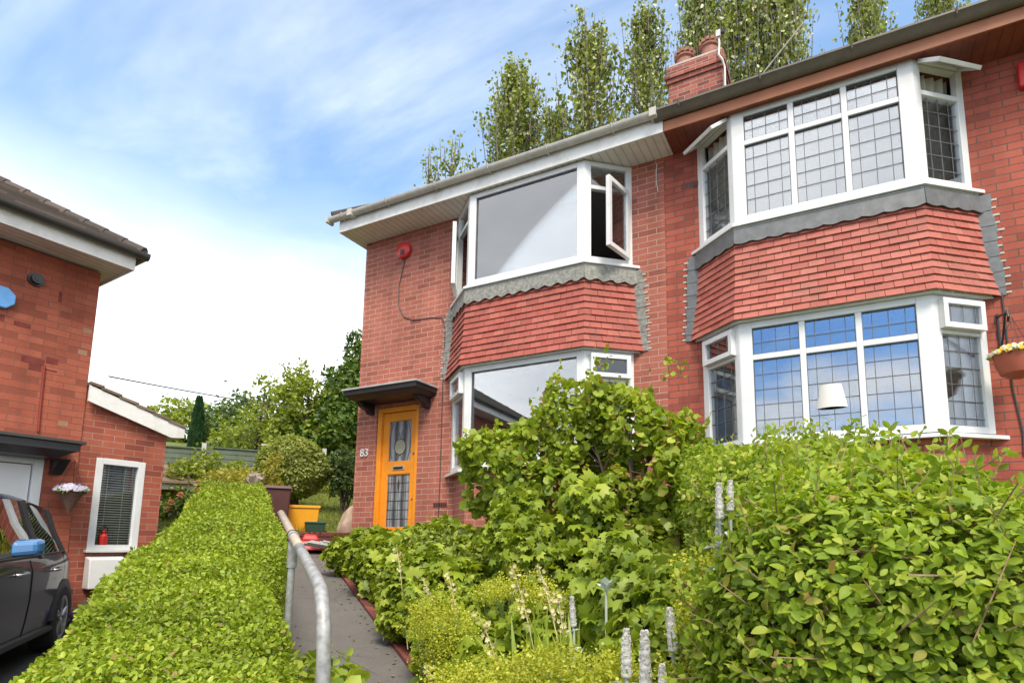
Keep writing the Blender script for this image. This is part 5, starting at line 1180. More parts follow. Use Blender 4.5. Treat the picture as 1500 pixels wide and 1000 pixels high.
def hedge_right():
    t = thing('hedge', (-.1, 3, -.8), 'big loose glossy-leaved privet hedge in the right foreground', 'hedge')
    # left edge, right edge as functions of y; top rises with the slope
    nb = lambda y: sst(y, 1.35, 1.6)*sst(y, 2.5, 2.0)
    xl = lambda y: -.27-.285*(y-1.4)+.03*np.sin(y*2.2)+.11*nb(y); xr = lambda y: -.13+.109*(5.1-y)+.13*sst(y, 2.6, 1.7)
    top = lambda x, y: np.interp(y, [1.0, 1.26, 2.29, 3.5, 5.1, 5.6], [.04, .105, .32, .55, .83, .90])+x*0
    def sd(P):
        x, y, z = P.T; l, r_ = xl(y)-.13*nb(y)*sst(z, .0, -.14), xr(y); cx, hx = (l+r_)/2, (r_-l)/2; h = top(x, y)+lumps(P, 2.2, .035, 21)+lumps(P, 7, .02, 22); bot = -1.35+.2*y; r = .20
        d = np.stack([np.abs(x-cx)-hx+r+lumps(P, 3, .045, 23), np.abs(y-3.17)-1.97+r+lumps(P, 3, .06, 24), np.abs(z-(h+bot)/2)-(h-bot)/2+r], 1)
        return np.linalg.norm(np.maximum(d, 0), axis=1)+np.minimum(d.max(1), 0)-r
    fo = []
    def part(bb, n, depth, size, tm=PRIV): fo.append(leafy('foliage', sd, bb, n, depth, size, 'f_privet', t, tm, spread=.75, droop=.0))
    part(((-.7, 1.05, -.75), (.6, 2.0, .5)), 40000, .15, .0225)
    part(((-.8, 2.0, -.65), (.6, 3.0, .65)), 34000, .13, .0230)
    part(((-1.3, 3.0, -.5), (.6, 4.0, .85)), 27000, .11, .0245)
    part(((-1.6, 4.0, -.3), (.5, 5.4, 1.1)), 26000, .10, .026)
    # sprays along real shoots give the near face its layered leaves
    m = 640; P, g = shell(sd, ((-.7, 1.05, -.6), (.6, 2.8, .6)), m, .05); d = unit(g+rng.normal(size=(m, 3))*.6+[0, 0, .5]); k = 8
    tt = np.tile(np.linspace(-.06, .09, k), m); Q = np.repeat(P, k, 0)+tt[:, None]*np.repeat(d, k, 0); side = unit(np.cross(np.repeat(d, k, 0), np.repeat(rng.normal(size=(m, 3)), k, 0)))*np.tile(np.where(np.arange(k) % 2, 1, -1), m)[:, None]
    Y = side+np.repeat(d, k, 0)*.7; fo.append(scatter('foliage', PRIV, Q, Y, unit(np.cross(side, np.repeat(d, k, 0))*np.tile(np.where(np.arange(k) % 2, 1, -1), m)[:, None]+rng.normal(size=(m*k, 3))*.25), rng.uniform(.018, .030, m*k), 'f_privet', t))
    q = MB(); r_ = random.Random(5)
    for i in range(m):
        if i % 2 == 0: q.tube([P[i]-d[i]*.12, P[i]+d[i]*.09], [.0022, .0012], 4, cap=False)
    for i in range(150):
        y = r_.uniform(1.25, 3.2); x = r_.uniform(float(xl(y))+.1, float(xr(y))-.05); z = float(top(x, y))-r_.uniform(.08, .4); a = Vector((x, y, z)); b = a+Vector((r_.uniform(-.12, .12), r_.uniform(-.12, .1), r_.uniform(-.02, .10))); q.tube([a, a.lerp(b, .5)+Vector((r_.uniform(-.02, .02), 0, .015)), b], [.004, .003, .0015], 5, cap=False)
    for i in range(16):
        y = r_.uniform(1.4, 5); x = r_.uniform(float(xl(y))+.2, float(xr(y))-.2); z = -1.4+.21*y; q.tube([(x, y, z), (x+r_.uniform(-.1, .1), y, z+.4), (x+r_.uniform(-.25, .25), y+r_.uniform(-.2, .2), z+.85)], [.022, .016, .008], 6)
    q.build('twigs', 'twig', t)
    # dark heart of the hedge
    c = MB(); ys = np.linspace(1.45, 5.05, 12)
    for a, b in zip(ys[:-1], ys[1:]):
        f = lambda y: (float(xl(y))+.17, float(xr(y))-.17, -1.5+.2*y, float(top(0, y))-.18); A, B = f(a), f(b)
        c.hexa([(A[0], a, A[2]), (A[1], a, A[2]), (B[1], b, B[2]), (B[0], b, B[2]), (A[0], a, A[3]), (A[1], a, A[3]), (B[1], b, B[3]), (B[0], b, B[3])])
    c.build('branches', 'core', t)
    # small cream buds
    m = 26; P, g = shell(sd, ((-.6, 1.1, -.5), (.8, 2.6, .5)), m, .02); Q = np.repeat(P, 14, 0)+rng.normal(size=(m*14, 3))*.012; fo.append(scatter('foliage', ROUNDL, Q, rng.normal(size=(m*14, 3)), unit(rng.normal(size=(m*14, 3))), rng.uniform(.006, .011, m*14), 'f_alch', t))
    # tall shoots standing above the clipped top
    for x, y in ((-.55, 4.6), (-.05, 3.6), (.08, 2.7), (-.3, 4.1)):
        b = Vector((x, y, float(top(x, y))-.02)); k = 10; tt = np.linspace(.02, .17, k); Q = np.array(b)+tt[:, None]*np.array([.05, .0, 1.]); an = np.arange(k)*2.4
        fo.append(scatter('foliage', PRIV, Q, np.stack([np.cos(an), np.sin(an), np.full(k, .7)], 1), np.stack([-np.cos(an)*.5, -np.sin(an)*.5, np.ones(k)], 1), np.full(k, .036), 'f_privet', t))
    join(fo)
hedge_right()

def mid_bush():
    t = thing('shrub', (-1.75, 4.75, -.4), 'tall broad-leaved shrub standing in front of the left bay window', 'shrub')
    B = [((-2.78, 4.75, .80), (.34, .36, .30)), ((-2.45, 4.8, 1.02), (.36, .4, .30)), ((-2.08, 4.8, .98), (.34, .4, .34)), ((-1.72, 4.85, 1.08), (.38, .42, .40)), ((-1.32, 4.85, 1.02), (.36, .40, .36)), ((-2.9, 4.65, .52), (.24, .28, .26)), ((-2.3, 4.7, .62), (.46, .4, .30)), ((-1.2, 4.75, .62), (.32, .38, .36)), ((-1.72, 4.7, .58), (.4, .4, .33))]
    B = [((x+.08, y, z-.12), r) for (x, y, z), r in B]
    sd = lambda P: union(P, B)+lumps(P, 4.5, .12, 31)+lumps(P, 10, .07, 32)
    keep = lambda P: lumps(P, 6.5, 1., 33) > -.55
    fo = []; fo.append(leafy('foliage', sd, ((-3.5, 4.1, -.1), (-.7, 5.5, 1.8)), 8200, .34, .062, 'f_bush', t, ROUNDL, 1.1, .15, keep))
    fo.append(leafy('foliage', sd, ((-3.5, 4.1, .2), (-.7, 5.5, 1.9)), 2600, .06, .05, 'f_bush', t, ROUNDL, 1.3, -.1))
    m = 60; P, g = shell(sd, ((-3.4, 4.1, .7), (-.7, 5.3, 1.9)), m, .03); k = 7; Q = np.repeat(P, k, 0)+np.tile(np.linspace(0, .15, k), m)[:, None]*np.repeat(unit(g*.4+[0, 0, 1]+rng.normal(size=(m, 3))*.3), k, 0)
    fo.append(scatter('foliage', ROUNDL, Q, rng.normal(size=(m*k, 3))+[0, 0, .3], unit(rng.normal(size=(m*k, 3))+[0, -.4, .8]), rng.uniform(.03, .055, m*k), 'f_bush', t))
    rust = np.array([(-2.30, 4.45, 1.28), (-2.18, 4.45, 1.16), (-2.12, 4.42, .98), (-1.78, 4.45, 1.55), (-1.15, 4.45, 1.42), (-1.0, 4.4, .55), (-2.14, 4.42, .86)]); Q = np.repeat(rust, 26, 0)+rng.normal(size=(len(rust)*26, 3))*[.06, .05, .05]
    fo.append(scatter('foliage', ROUNDL, Q, rng.normal(size=Q.shape), unit(rng.normal(size=Q.shape)+[0, -.6, .4]), rng.uniform(.03, .05, len(Q)), 'f_rust', t)); join(fo)
    q = MB(); r_ = random.Random(9); base = Vector((-1.70, 4.78, -.45))
    for i in range(13):
        c, rr = B[i % len(B)]; e = Vector(c)+Vector((r_.uniform(-.2, .2), r_.uniform(-.15, .15), r_.uniform(-.1, .25))); b = base+Vector((r_.uniform(-.12, .16), r_.uniform(-.1, .1), 0)); mid = Vector((b.x*.65+e.x*.35, b.y*.6+e.y*.4, b.z+.72*(e.z-b.z)*.75)); q.tube([b, b.lerp(mid, .5)+Vector((0, 0, .06)), mid, e], [.035, .03, .02, .006], 7)
        for k in range(5): f = mid.lerp(e, r_.uniform(0, 1)); q.tube([f, f+Vector((r_.uniform(-.25, .25), r_.uniform(-.2, .2), r_.uniform(-.05, .25)))], [.008, .003], 5)
    q.build('branch', 'bark', t)
mid_bush()

# ------------------------------------------------------------------ flower bed
def gz(x, y): return float(G(x, y))
def clump(name, label, cat, blobs, n, size, mat, tmpl, depth=.12, seed=1, amp=.05, stems=True, group=None, spread=.9, keep=None):
    b = np.array([c for c, r in blobs]); r = np.array([r for c, r in blobs]); lo = (b-r).min(0)-.1; hi = (b+r).max(0)+.12; g = gz(*b[0][:2]); lo[2] = max(lo[2], g-.1)
    t = thing(name, (b[0][0], b[0][1], g), label, cat, group); sd = lambda P: union(P, blobs)+lumps(P, 6, amp, seed)+lumps(P, 15, amp*.4, seed+50)
    leafy('foliage', sd, (lo, hi), n, depth, size, mat, t, tmpl, spread, .05, keep)
    if stems:
        q = MB(); rr = random.Random(seed)
        for c, e in blobs:
            for k in range(9):
                x, y = c[0]+rr.uniform(-.6, .6)*e[0], c[1]+rr.uniform(-.6, .6)*e[1]; q.tube([(c[0]+(x-c[0])*.4, c[1]+(y-c[1])*.4, gz(c[0], c[1])-.03), (x, y, c[2]+e[2]*rr.uniform(.2, .8))], [.006, .003], 5, cap=False)
        q.build('stem', 'stem', t)
    return t
def bed():
    # cranesbill mound from the door to the middle of the path
    def mound(pts, h, w, dz=0.): return [((x, y, gz(x, y)+h*.45+dz), (w, w, h*.62)) for x, y in pts]
    clump('cranesbill_plant', 'mound of lobed cranesbill leaves at the far end of the bed below the door', 'plant', mound([pt(7.2, 1.42)[:2], pt(6.75, 1.55)[:2], pt(7.0, 1.9)[:2]], .40, .34), 4600, .075, 'f_ger', PALM, .16, 41)
    clump('cranesbill_plant', 'leafy cranesbill spilling over the brick edging half way along the path', 'plant', mound([pt(6.15, 1.45)[:2], pt(5.6, 1.5)[:2], pt(5.9, 1.95)[:2], pt(6.35, 2.1)[:2]], .50, .36), 6400, .075, 'f_ger', PALM, .16, 42)
    clump('cranesbill_plant', 'low cranesbill clump beside the nearest visible stretch of brick edging', 'plant', mound([pt(4.75, 1.42)[:2], pt(4.3, 1.5)[:2], pt(4.9, 1.85)[:2]], .50, .34), 5200, .07, 'f_ger', PALM, .14, 43)
    clump('ground_cover_plant', 'dark leafy underplanting in shade below the left bay', 'plant', mound([(-4.6, 5.55), (-4.1, 5.5), (-3.6, 5.45), (-3.2, 5.3)], .44, .36), 5200, .055, 'f_ger', LEAF, .2, 44)
    clump('ground_cover_plant', 'dark mixed foliage under the tall shrub, behind the cream flowers', 'plant', mound([(-2.9, 4.3), (-2.45, 4.25), (-2.0, 4.25), (-3.3, 4.55), (-2.7, 4.7)], .62, .38), 9000, .05, 'f_dark', LEAF, .25, 45)
    clump('ground_cover_plant', 'deep green foliage between the tall shrub and the right hedge', 'plant', mound([(-1.5, 4.1), (-1.15, 3.9), (-1.3, 3.5), (-1.0, 3.2)], .66, .36), 6500, .06, 'f_dark', ROUNDL, .22, 46)
    clump('anemone_plant', 'upright pale green lobed plant in front of the shrub trunk', 'plant', mound([(-1.95, 3.75), (-1.7, 3.85), (-2.2, 3.9)], .90, .28), 3400, .066, 'f_ger', PALM, .2, 47, .06)
    clump('anemone_plant', 'broad pale maple-leaved plant at the foot of the right hedge', 'plant', mound([(-.86, 2.72), (-.72, 2.5), (-.98, 2.9), (-.62, 2.75)], .80, .24), 3600, .062, 'f_lobe', PALM, .12, 48, .04)
    clump('cranesbill_plant', 'green scalloped leaves filling the middle of the bed by the lime flowers', 'plant', mound([(-1.6, 2.6), (-1.25, 2.35), (-1.9, 2.9), (-1.5, 3.0), (-2.3, 3.2)], .52, .32), 6800, .065, 'f_ger', PALM, .16, 49)
    clump('cranesbill_plant', 'scalloped leaves low in the foreground between the lime flowers', 'plant', mound([(-1.0, 1.95), (-.75, 2.1), (-1.1, 2.25), (-.7, 1.75)], .50, .25), 4200, .06, 'f_ger', PALM, .14, 50)
    clump('ground_cover_plant', 'leafy weeds at the foot of the near hedge end', 'plant', mound([(-.42, 1.62), (-.55, 1.9), (-.62, 2.2)], .66, .2), 3000, .04, 'f_ger', OVAL, .14, 51)
    clump('ground_cover_plant', 'mixed brown and green stalky growth behind the cranesbill', 'plant', mound([(-3.6, 4.6), (-3.9, 4.8), (-3.3, 4.1)], .50, .32), 3600, .045, 'f_dark', LEAF, .25, 52)
    # leafy growth at the foot of the rail
    clump('ground_cover_plant', 'bright green leaves growing out under the handrail post', 'plant', [(tuple(pt(2.35, .30, -.72)), (.22, .2, .22)), (tuple(pt(2.0, .33, -.82)), (.2, .18, .22)), (tuple(pt(2.9, .30, -.62)), (.24, .16, .2)), (tuple(pt(1.75, .42, -.62)), (.12, .14, .12))], 1900, .05, 'f_ger', OVAL, .15, 53)
    # lime flower heads
    def lime(blobs, label, n, seed):
        t = thing('ladys_mantle', (blobs[0][0][0], blobs[0][0][1], gz(*blobs[0][0][:2])), label, 'plant', 'lime-yellow flower clumps along the bed'); r_ = np.random.default_rng(seed)
        for c, rr in blobs:
            u = r_.normal(size=(n//len(blobs)//22, 3)); u[:, 2] = np.abs(u[:, 2]); u = unit(u); p = np.array(c)+u*np.array(rr)*r_.uniform(.5, 1.45, (len(u), 1)); Q = np.repeat(p, 22, 0)+r_.normal(size=(len(p)*22, 3))*.017
            scatter('flower', ROUNDL, Q, r_.normal(size=Q.shape), unit(r_.normal(size=Q.shape)+[0, 0, 1]), r_.uniform(.007, .013, len(Q)), 'f_alch', t)
        q = MB(); rr2 = random.Random(seed)
        for c, rr in blobs:
            for k in range(16): e = Vector(c)+Vector((rr2.uniform(-1, 1)*rr[0], rr2.uniform(-1, 1)*rr[1], rr2.uniform(0, .8)*rr[2])); q.tube([(c[0], c[1], gz(c[0], c[1])), e], [.003, .0018], 4, cap=False)
        q.build('stem', 'stem', t)
    lime([((-1.98, 2.62, -.47), (.17, .17, .17)), ((-1.9, 2.6, -.62), (.14, .14, .12))], 'lime flower clump close against the brick path edging', 6500, 61)
    lime([((-1.30, 2.02, -.60), (.18, .16, .11)), ((-1.52, 2.15, -.66), (.15, .14, .1))], 'lime flower clump at the bottom edge nearest the path', 6500, 62)
    lime([((-.80, 1.78, -.47), (.14, .13, .10)), ((-.62, 1.70, -.45), (.10, .10, .09)), ((-.98, 1.86, -.48), (.12, .12, .09))], 'lime flower clump behind the tallest woolly spikes', 7000, 63)
    lime([((-.40, 1.80, -.26), (.07, .08, .10)), ((-.44, 2.0, -.12), (.07, .08, .07)), ((-.40, 1.7, -.40), (.08, .08, .08))], 'lime flower clump pressed against the right hedge', 3600, 64)
    lime([((-1.72, 3.0, -.30), (.18, .16, .12)), ((-1.5, 2.9, -.36), (.13, .13, .10)), ((-1.95, 3.15, -.34), (.13, .13, .1))], 'lime flower clump among the cream flower stalks mid-bed', 5200, 65)
    # woolly lamb's ear spikes
    def spike_proto():
        t = thing('woolly_spike', (0, 0, 0), 'x', 'flower', 'woolly grey flower spikes'); n = 480; h = np.sort(rng.uniform(0, 1, n)); wh = .5+.5*np.abs(np.sin(h*math.pi*7)); r = (.0155*np.sqrt(1-h**2.6*.97))*(.74+.34*wh); a = rng.uniform(0, 6.28, n)
        d = np.stack([np.cos(a), np.sin(a), np.zeros(n)], 1); P = d*(r*.55)[:, None]; P[:, 2] = .22+h*.13
        fs_ = scatter('flower_spike', ROUNDL, P, d*.9+[0, 0, .8]+rng.normal(size=(n, 3))*.25, unit(d*.9+np.array([0, 0, -.3])+rng.normal(size=(n, 3))*.35), rng.uniform(.006, .011, n), 'f_spike', t); cq = MB(); hs = [i/40 for i in range(41)]; cq.lathe((0, 0, 0), [(.0145*math.sqrt(max(.02, 1-x**2.6))*(.86+.14*abs(math.sin(x*math.pi*7+.6))+.05*math.sin(x*23)), .22+.13*x) for x in hs], 14); join([fs_, cq.build('flower_spike', 'wool', t, smooth=True)])
        q = MB(); q.tube([(0, 0, -.35), (.004, 0, .1), (0, 0, .22), (0, .002, .345)], [.005, .0045, .006, .003], 7); q.build('stem', 'f_silver', t)
        m = 10; z = np.repeat(np.array([.20, .13, .05, -.05, -.15]), 2); a = np.repeat(np.arange(5)*1.2, 2)+np.tile([0, math.pi], 5); P = np.stack([np.zeros(m), np.zeros(m), z], 1)
        Y = np.stack([np.cos(a), np.sin(a), np.full(m, -.35)+np.repeat([.5, .2, 0, -.1, -.2], 2)], 1); scatter('leaf', LEAF, P, Y, np.stack([np.zeros(m), np.zeros(m), np.ones(m)], 1), np.repeat([.045, .065, .085, .10, .11], 2), 'f_silver', t)
        return t
    # tip positions: x, y, z of the top of the spike
    S = [((-.565, 1.603, -.235), 1.0, 'woolly grey spike, leftmost of the close pair at the bottom edge'), ((-.515, 1.62, -.235), 1.12, 'woolly grey spike, right of the close pair at the bottom edge'), ((-.457, 1.741, -.185), .95, 'woolly grey spike standing alone just left of the hedge face'), ((-.445, 1.50, -.30), .8, 'short woolly grey spike below the others at the bottom edge'),
         ((-.939, 2.099, -.20), .85, 'slim woolly grey spike among the green bed leaves'), ((-.332, 1.80, .19), .85, 'tall woolly grey spike in front of the hedge, left one'), ((-.303, 1.79, .195), .7, 'tall woolly grey spike in front of the hedge, right one'), ((-.352, 1.83, .085), .68, 'lower woolly spike at the foot of the tall hedge pair')]
    pr_ = spike_proto()
    for i, (p, s, lab) in enumerate(S):
        loc = (p[0], p[1], p[2]-.35*s)
        if i == 0: pr_.location = loc; pr_.scale = (s, s, s); pr_['label'] = lab
        else: copy_tree(pr_, loc, i*1.1, s, lab).rotation_euler = (R_(3*math.sin(i*2.)), R_(3*math.cos(i*3.)), i*1.1)
    t = thing('woolly_plant', (-.943, 2.42, -.9), 'silver woolly leaf rosette held above the pale lobed plant', 'plant'); m = 9; a = np.arange(m)*2.4
    scatter('leaf', LEAF, np.tile([[-.943, 2.42, -.20]], (m, 1)), np.stack([np.cos(a)*.6, np.sin(a)*.6, .9+.7*np.sin(a*3)], 1), np.stack([-np.cos(a), -np.sin(a), np.ones(m)], 1)+rng.normal(size=(m, 3))*.4, rng.uniform(.045, .075, m), 'f_silver', t)
    q = MB(); q.tube([(-.95, 2.44, -.9), (-.943, 2.42, -.2)], .006, 6); q.build('stem', 'f_silver', t)
    # cream flower stalks (arching, flowers along one side)
    def cream(base, tip, n, label, seed):
        t = thing('cream_flower_stalk', base, label, 'flower', 'cream flowered stalks'); r_ = np.random.default_rng(seed); b, e = Vector(base), Vector(tip); mid = b.lerp(e, .6)+Vector((0, 0, .05)); q = MB(); pts = [b, b.lerp(mid, .55), mid, mid.lerp(e, .5)+Vector((0, 0, .015)), e]; q.tube(pts, [.004, .0035, .003, .0025, .0015], 5); st_ = q.build('stem', 'stem', t)
        Q = []; n *= 3
        for k in range(n):
            f = k/(n-1); c = np.array(mid.lerp(e, f))+r_.normal(size=3)*.013; nn = unit(r_.normal(size=(1, 3))+[[.2, -1.2, .3]])[0]; e1 = unit(np.cross(nn, [[.1, .3, .9]]))[0]; e2 = np.cross(nn, e1)
            for j in range(6): Q.append((c, e1*math.cos(j*1.047)+e2*math.sin(j*1.047), nn))
        P, Y, N = [np.array([q_[i] for q_ in Q]) for i in range(3)]; fl_ = scatter('flower_spray', LEAF, P, Y+N*.35, N, r_.uniform(.009, .016, len(P)), 'f_cream', t); join([fl_, st_])
    cream((-1.95, 2.85, -.85), (-2.16, 2.92, -.18), 9, 'cream stalk by the path, upper of the two over the edging', 71); cream((-2.85, 3.40, -.75), (-3.05, 3.46, -.02), 7, 'cream stalk rising from the cranesbill nearest the door', 72)
    cream((-1.35, 2.70, -.9), (-1.53, 2.62, -.13), 12, 'cream stalk, left of the pair rising mid-bed', 73); cream((-1.15, 2.6, -.9), (-1.42, 2.68, -.10), 12, 'cream stalk, right of the pair rising mid-bed', 74)
    cream((-1.25, 2.3, -1.0), (-1.44, 2.18, -.31), 7, 'short cream stalk low among green leaves mid-bed', 75); cream((-1.45, 2.25, -1.0), (-1.78, 2.24, -.565), 10, 'cream stalk lying over the path edge at the bottom', 76)
    cream((-2.3, 3.2, -.8), (-2.55, 3.15, -.22), 7, 'cream stalk over the edging, lower and nearer than the door one', 77); cream((-1.1, 2.45, -.9), (-1.22, 2.5, -.22), 9, 'cream stalk hanging right of the mid-bed pair', 78)
    # strap leaves
    t = thing('strap_leaf_plant', (-1.15, 2.45, -.95), 'tuft of narrow upright strap leaves below the cream stalks', 'plant'); n = 120; P = np.array([-1.12, 2.42, -.95])+rng.normal(size=(n, 3))*[.10, .09, 0]; scatter('leaf', BLADE, P, rng.normal(size=(n, 3))*.28+[0, 0, 1], rng.normal(size=(n, 3))+[.3, -.8, 0], rng.uniform(.4, .68, n), 'f_ger', t)
bed()

# ------------------------------------------------------------------ back garden
def garden():
    # lawn blades
    n = 42000; u = rng.uniform(9.95, 17, n); v = rng.uniform(-1.2, 3.6, n); x = EU[0]*u+EV[0]*v; y = EU[1]*u+EV[1]*v; P = np.stack([x, y, G(x, y)-.01], 1)
    o = scatter('grass', BLADE, P, rng.normal(size=(n, 3))*.5+[0, 0, 1], rng.normal(size=(n, 3)), rng.uniform(.05, .13, n), 'f_grass'); tag(o, 'rough grass on the bank behind the low wall', 'grass', kind='stuff')
    z = lambda c: gz(c[0], c[1])
    def shrub(name, label, blobs, n, size, mat, tm=LEAF, seed=1, amp=.06, depth=.25, trunks=5, cat='shrub', bark='bark', th=.02):
        b = blobs[0][0]; g = gz(b[0], b[1]); t = thing(name, (b[0], b[1], g), label, cat); bb = np.array([c for c, r in blobs]); rr = np.array([r for c, r in blobs]); lo, hi = (bb-rr).min(0)-.3*amp*10, (bb+rr).max(0)+.3*amp*10
        sc = 1.2/max(.4, rr.max()); sd = lambda P: union(P, blobs)+lumps(P, 4.*sc, amp, seed)+lumps(P, 10*sc, amp*.5, seed+9)
        leafy('crown', sd, (lo, hi), n, depth, size, mat, t, tm, 1.0, .1); q = MB(); r_ = random.Random(seed)
        for k in range(trunks):
            c = blobs[k % len(blobs)][0]; e = Vector(c)+Vector((r_.uniform(-.4, .4)*rr[0][0], r_.uniform(-.4, .4)*rr[0][1], 0)); s = Vector((b[0]+r_.uniform(-.3, .3)*rr[0][0], b[1]+r_.uniform(-.3, .3)*rr[0][1], g-.05)); q.tube([s, s.lerp(e, .5)+Vector((r_.uniform(-.1, .1), 0, .05)), e], [th, th*.8, th*.4], 6)
        q.build('trunk', bark, t); return t
    shrub('round_shrub', 'clipped round ball shrub on the lawn behind the yellow tub', [((-9.3, 7.58, 1.40), (.63, .63, .60))], 11000, .05, 'f_round', LEAF, 81, .03, .2, 9)
    shrub('shrub', 'small upright shrub on the bank beside the house corner', [((-8.66, 8.3, 1.38), (.30, .30, .42)), ((-8.55, 8.4, 1.15), (.25, .25, .3))], 2600, .06, 'f_mid', LEAF, 82, .08, .3, 9)
    shrub('golden_shrub', 'golden-leaved low shrub just past the far end of the hedge', [((-9.2, 6.3, .92), (.55, .35, .24)), ((-8.7, 6.55, .98), (.28, .25, .2)), ((-8.6, 6.6, 1.2), (.1, .1, .25))], 2600, .05, 'f_yellow', LEAF, 83, .08, .2, 6)
    shrub('shrub', 'loose bright green shrub behind the hedge, below the dark conifer', [((-11.2, 6.9, 1.1), (.55, .45, .42)), ((-10.5, 7.2, .95), (.6, .5, .35)), ((-11.05, 7.0, 1.5), (.25, .25, .2))], 5200, .07, 'f_light', LEAF, 84, .12, .3, 7)
    shrub('shrub', 'mid green bank of shrubs in front of the green fence', [((-13.6, 9.2, 1.25), (1.3, .8, .5)), ((-12.6, 10.2, 1.3), (1.2, .8, .45)), ((-12.0, 10.6, 1.3), (1.1, .8, .4))], 7000, .09, 'f_light', LEAF, 85, .14, .35, 8)
    shrub('shrub', 'leafy growth on the bank behind the round ball shrub', [((-10.6, 11.4, 1.6), (.9, .8, .6)), ((-9.8, 11.8, 1.5), (.8, .8, .5))], 6000, .08, 'f_mid', LEAF, 86, .15, .4, 8)
    t = shrub('rose_bush', 'apricot rose bush beside the outbuilding wall', [((-9.35, 5.45, .45), (.22, .22, .3)), ((-9.1, 5.6, .62), (.2, .2, .2))], 900, .05, 'f_tree', LEAF, 87, .07, .3, 5)
    for k, p in enumerate(((-9.05, 5.40, .72), (-9.1, 5.3, .60), (-8.95, 5.62, .80), (-9.2, 5.35, .5))):
        m = 30; u = unit(rng.normal(size=(m, 3))); scatter('flower', ROUNDL, np.array(p)+u*.02, u*.5+rng.normal(size=(m, 3))*.5, u, rng.uniform(.03, .045, m), 'f_rose', t)
    # trees
    t = thing('conifer', (-20.4, 12.6, 2.0), 'narrow dark columnar conifer above the green fence', 'tree'); n = 9000; h = rng.uniform(0, 1, n)**1.15; zz = 2.4+h*2.65; r = .27*(1-h)**.62*(1+.12*np.sin(zz*9)); a = rng.uniform(0, 6.28, n); rad = r*np.sqrt(rng.uniform(.55, 1, n)); P = np.stack([-20.44+rad*np.cos(a), 12.56+rad*np.sin(a), zz], 1)
    scatter('crown', LEAF, P, np.stack([np.cos(a)*.5, np.sin(a)*.5, np.ones(n)], 1), np.stack([np.cos(a), np.sin(a), np.full(n, .3)], 1)+rng.normal(size=(n, 3))*.3, rng.uniform(.10, .2, n), 'f_conifer', t); q = MB(); q.tube([(-20.44, 12.56, 1.8), (-20.44, 12.56, 4.6)], [.09, .02], 7); q.build('trunk', 'bark', t)
    shrub('tree', 'dense dark green tree rising beside the house corner', [((-18.3, 17.6, 5.7), (1.4, 1.5, 1.7)), ((-17.2, 17.8, 7.2), (1.4, 1.5, 1.6)), ((-17.8, 16.6, 4.5), (1.5, 1.3, 1.6)), ((-16.6, 17.6, 5.6), (1.5, 1.5, 1.9)), ((-17.0, 16.2, 3.9), (1.4, 1.3, 1.4))], 15000, .17, 'f_tree', LEAF, 91, .32, .8, 7, 'tree', th=.14)
    shrub('tree', 'yellow-green tree in front of the dense dark one', [((-18.3, 15.4, 5.0), (.95, .9, 1.25)), ((-17.6, 15.6, 4.1), (.9, .9, 1.1)), ((-18.7, 15.0, 3.9), (.8, .8, .9)), ((-18.4, 15.2, 6.1), (.5, .5, .6))], 6000, .14, 'f_light', LEAF, 92, .26, .6, 6, 'tree', th=.09)
    shrub('tree', 'airy pale young tree with open branches against the sky', [((-20.3, 14.9, 4.5), (.9, .8, .9)), ((-19.6, 15.4, 5.1), (.8, .8, 1.0)), ((-19.9, 15.2, 5.9), (.45, .45, .5)), ((-20.9, 14.6, 4.0), (.8, .8, .7))], 2900, .13, 'f_light', LEAF, 93, .30, .8, 8, 'tree', th=.07)
    shrub('tree', 'grey-green far tree between the conifer and the pale young tree', [((-25.2, 17.2, 5.3), (1.6, 1.3, 1.2)), ((-24.2, 18.0, 5.0), (1.5, 1.3, 1.1)), ((-25.0, 17.4, 6.3), (.8, .8, .6))], 5200, .17, 'f_mid', LEAF, 94, .36, .9, 7, 'tree', th=.1)
    shrub('tree', 'green far tree behind the conifer at the left', [((-29.5, 17.2, 5.4), (1.6, 1.6, 1.4)), ((-27.8, 18.4, 5.0), (1.5, 1.5, 1.1)), ((-31.0, 16.8, 5.0), (1.3, 1.3, 1.2))], 5200, .2, 'f_light', LEAF, 95, .36, .9, 6, 'tree', th=.1)
    shrub('tree', 'broad bushy tree low behind the pale young tree', [((-20.5, 17.2, 3.9), (1.5, 1.3, 1.3)), ((-22.3, 16.6, 3.7), (1.3, 1.3, 1.1)), ((-19.2, 18.3, 4.3), (1.5, 1.3, 1.4))], 6500, .16, 'f_mid', LEAF, 96, .33, .8, 6, 'tree', th=.1)
garden()

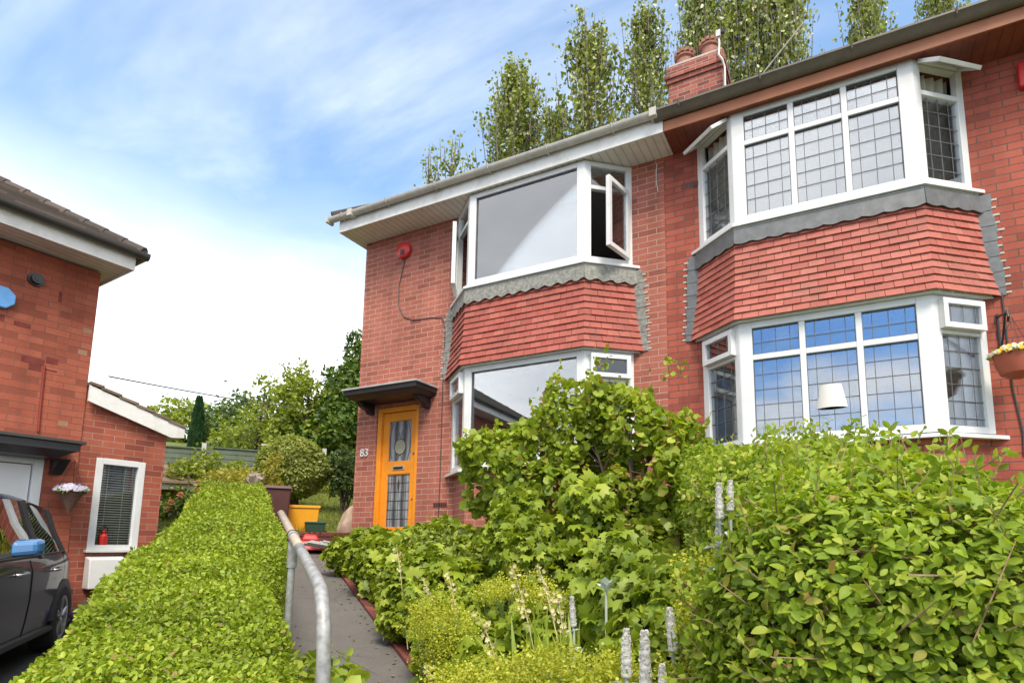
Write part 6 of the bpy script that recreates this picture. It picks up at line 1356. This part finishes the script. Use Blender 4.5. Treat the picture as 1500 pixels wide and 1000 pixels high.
def poplars():
    def proto(seed, H, wd, nb, per, label):
        t = thing('poplar_tree', (0, 0, 0), label, 'tree', 'tall poplars behind the house roofs'); r_ = np.random.default_rng(seed); q = MB(); q.tube([(0, 0, 0), (.05, 0, H*.3), (-.08, .05, H*.6), (.05, 0, H*.85), (0, 0, H)], [.30, .22, .13, .05, .012], 8)
        P = []; 
        for i in range(nb):
            f = .22+.78*r_.random()**.75; z0 = H*f*.93; ln = (wd*.5*(1-f)**.4+1.0)*r_.uniform(.5, 1.25); a = r_.uniform(0, 6.28); out = wd*(1.02-f)**.5*r_.uniform(.35, 1.)*.55
            b = np.array([0, 0, z0]); m = b+np.array([math.cos(a)*out*.85, math.sin(a)*out*.85, ln*.35]); e = b+np.array([math.cos(a)*out, math.sin(a)*out, ln]); q.tube([b, m, e], [.045, .028, .008], 5, cap=False)
            for s, w in ((r_.random(per), .16),):
                c = ((1-s)**2)[:, None]*b+(2*s*(1-s))[:, None]*m+(s**2)[:, None]*e; cl = r_.integers(0, max(3, per//9), per); off = r_.normal(size=(per, 3))*.09+(r_.normal(size=(max(3, per//9), 3))*.17)[cl]; P.append((c+off)[s > .12])
        P = np.concatenate(P); n = len(P); q.build('trunk', 'barkpale', t)
        scatter('crown', OVAL, P, r_.normal(size=(n, 3))*.7+[0, 0, -.25], r_.normal(size=(n, 3)), r_.uniform(.11, .22, n), 'f_poplar', t); return t
    A = proto(101, 21, 7.4, 230, 60, 'x'); B = proto(102, 21, 6.6, 170, 50, 'x'); C_ = proto(103, 20, 7.0, 135, 48, 'x'); E_ = proto(104, 16, 4.6, 40, 20, 'x')
    # px bearing converted once to world positions: x, y, top z
    T = [(A, (-14.5, 24.2), 25.6, 1.0, 'poplar with dense leaning crown, above the white eaves'), (B, (-12.1, 24.2), 22.4, .7, 'slim pale poplar right of the dense leaning one'), (C_, (-10.4, 24.8), 27.0, 1.0, 'open poplar with gaps of blue, left of the chimney'), (B, (-7.75, 25.8), 28.0, .8, 'poplar whose top stands directly left of the chimney pots'),
         (A, (-5.0, 26.5), 29.2, .7, 'dark poplar directly behind the chimney pots'), (C_, (-3.2, 26.6), 28.5, .8, 'open poplar just right of the chimney'), (A, (-1.3, 26.8), 28.4, .78, 'broad poplar right of the chimney'), (B, (2.2, 26.4), 26.0, .72, 'poplar right of the gap of blue sky'), (B, (4.9, 26.3), 24.8, .72, 'rightmost poplar, cut by the brown gutter'),
         (E_, (-19.9, 24.0), 21.9, 1., 'thin sparse poplar top furthest left above the gutter'), (E_, (-18.7, 24.4), 22.8, 1., 'thin sparse poplar top, second from the left')]
    used = set()
    for i, (p, (x, y), zt, ws, lab) in enumerate(T):
        H = {A: 21, B: 21, C_: 20, E_: 16}[p]; g = gz(x, y); sc = (zt-g)/H; 
        if p not in used: o = p; used.add(p); o.location = (x, y, g); o['label'] = lab; o.scale = (sc*ws, sc*ws, sc)
        else: o = copy_tree(p, (x, y, g), i*1.7, (sc*ws, sc*ws, sc), lab)
poplars()
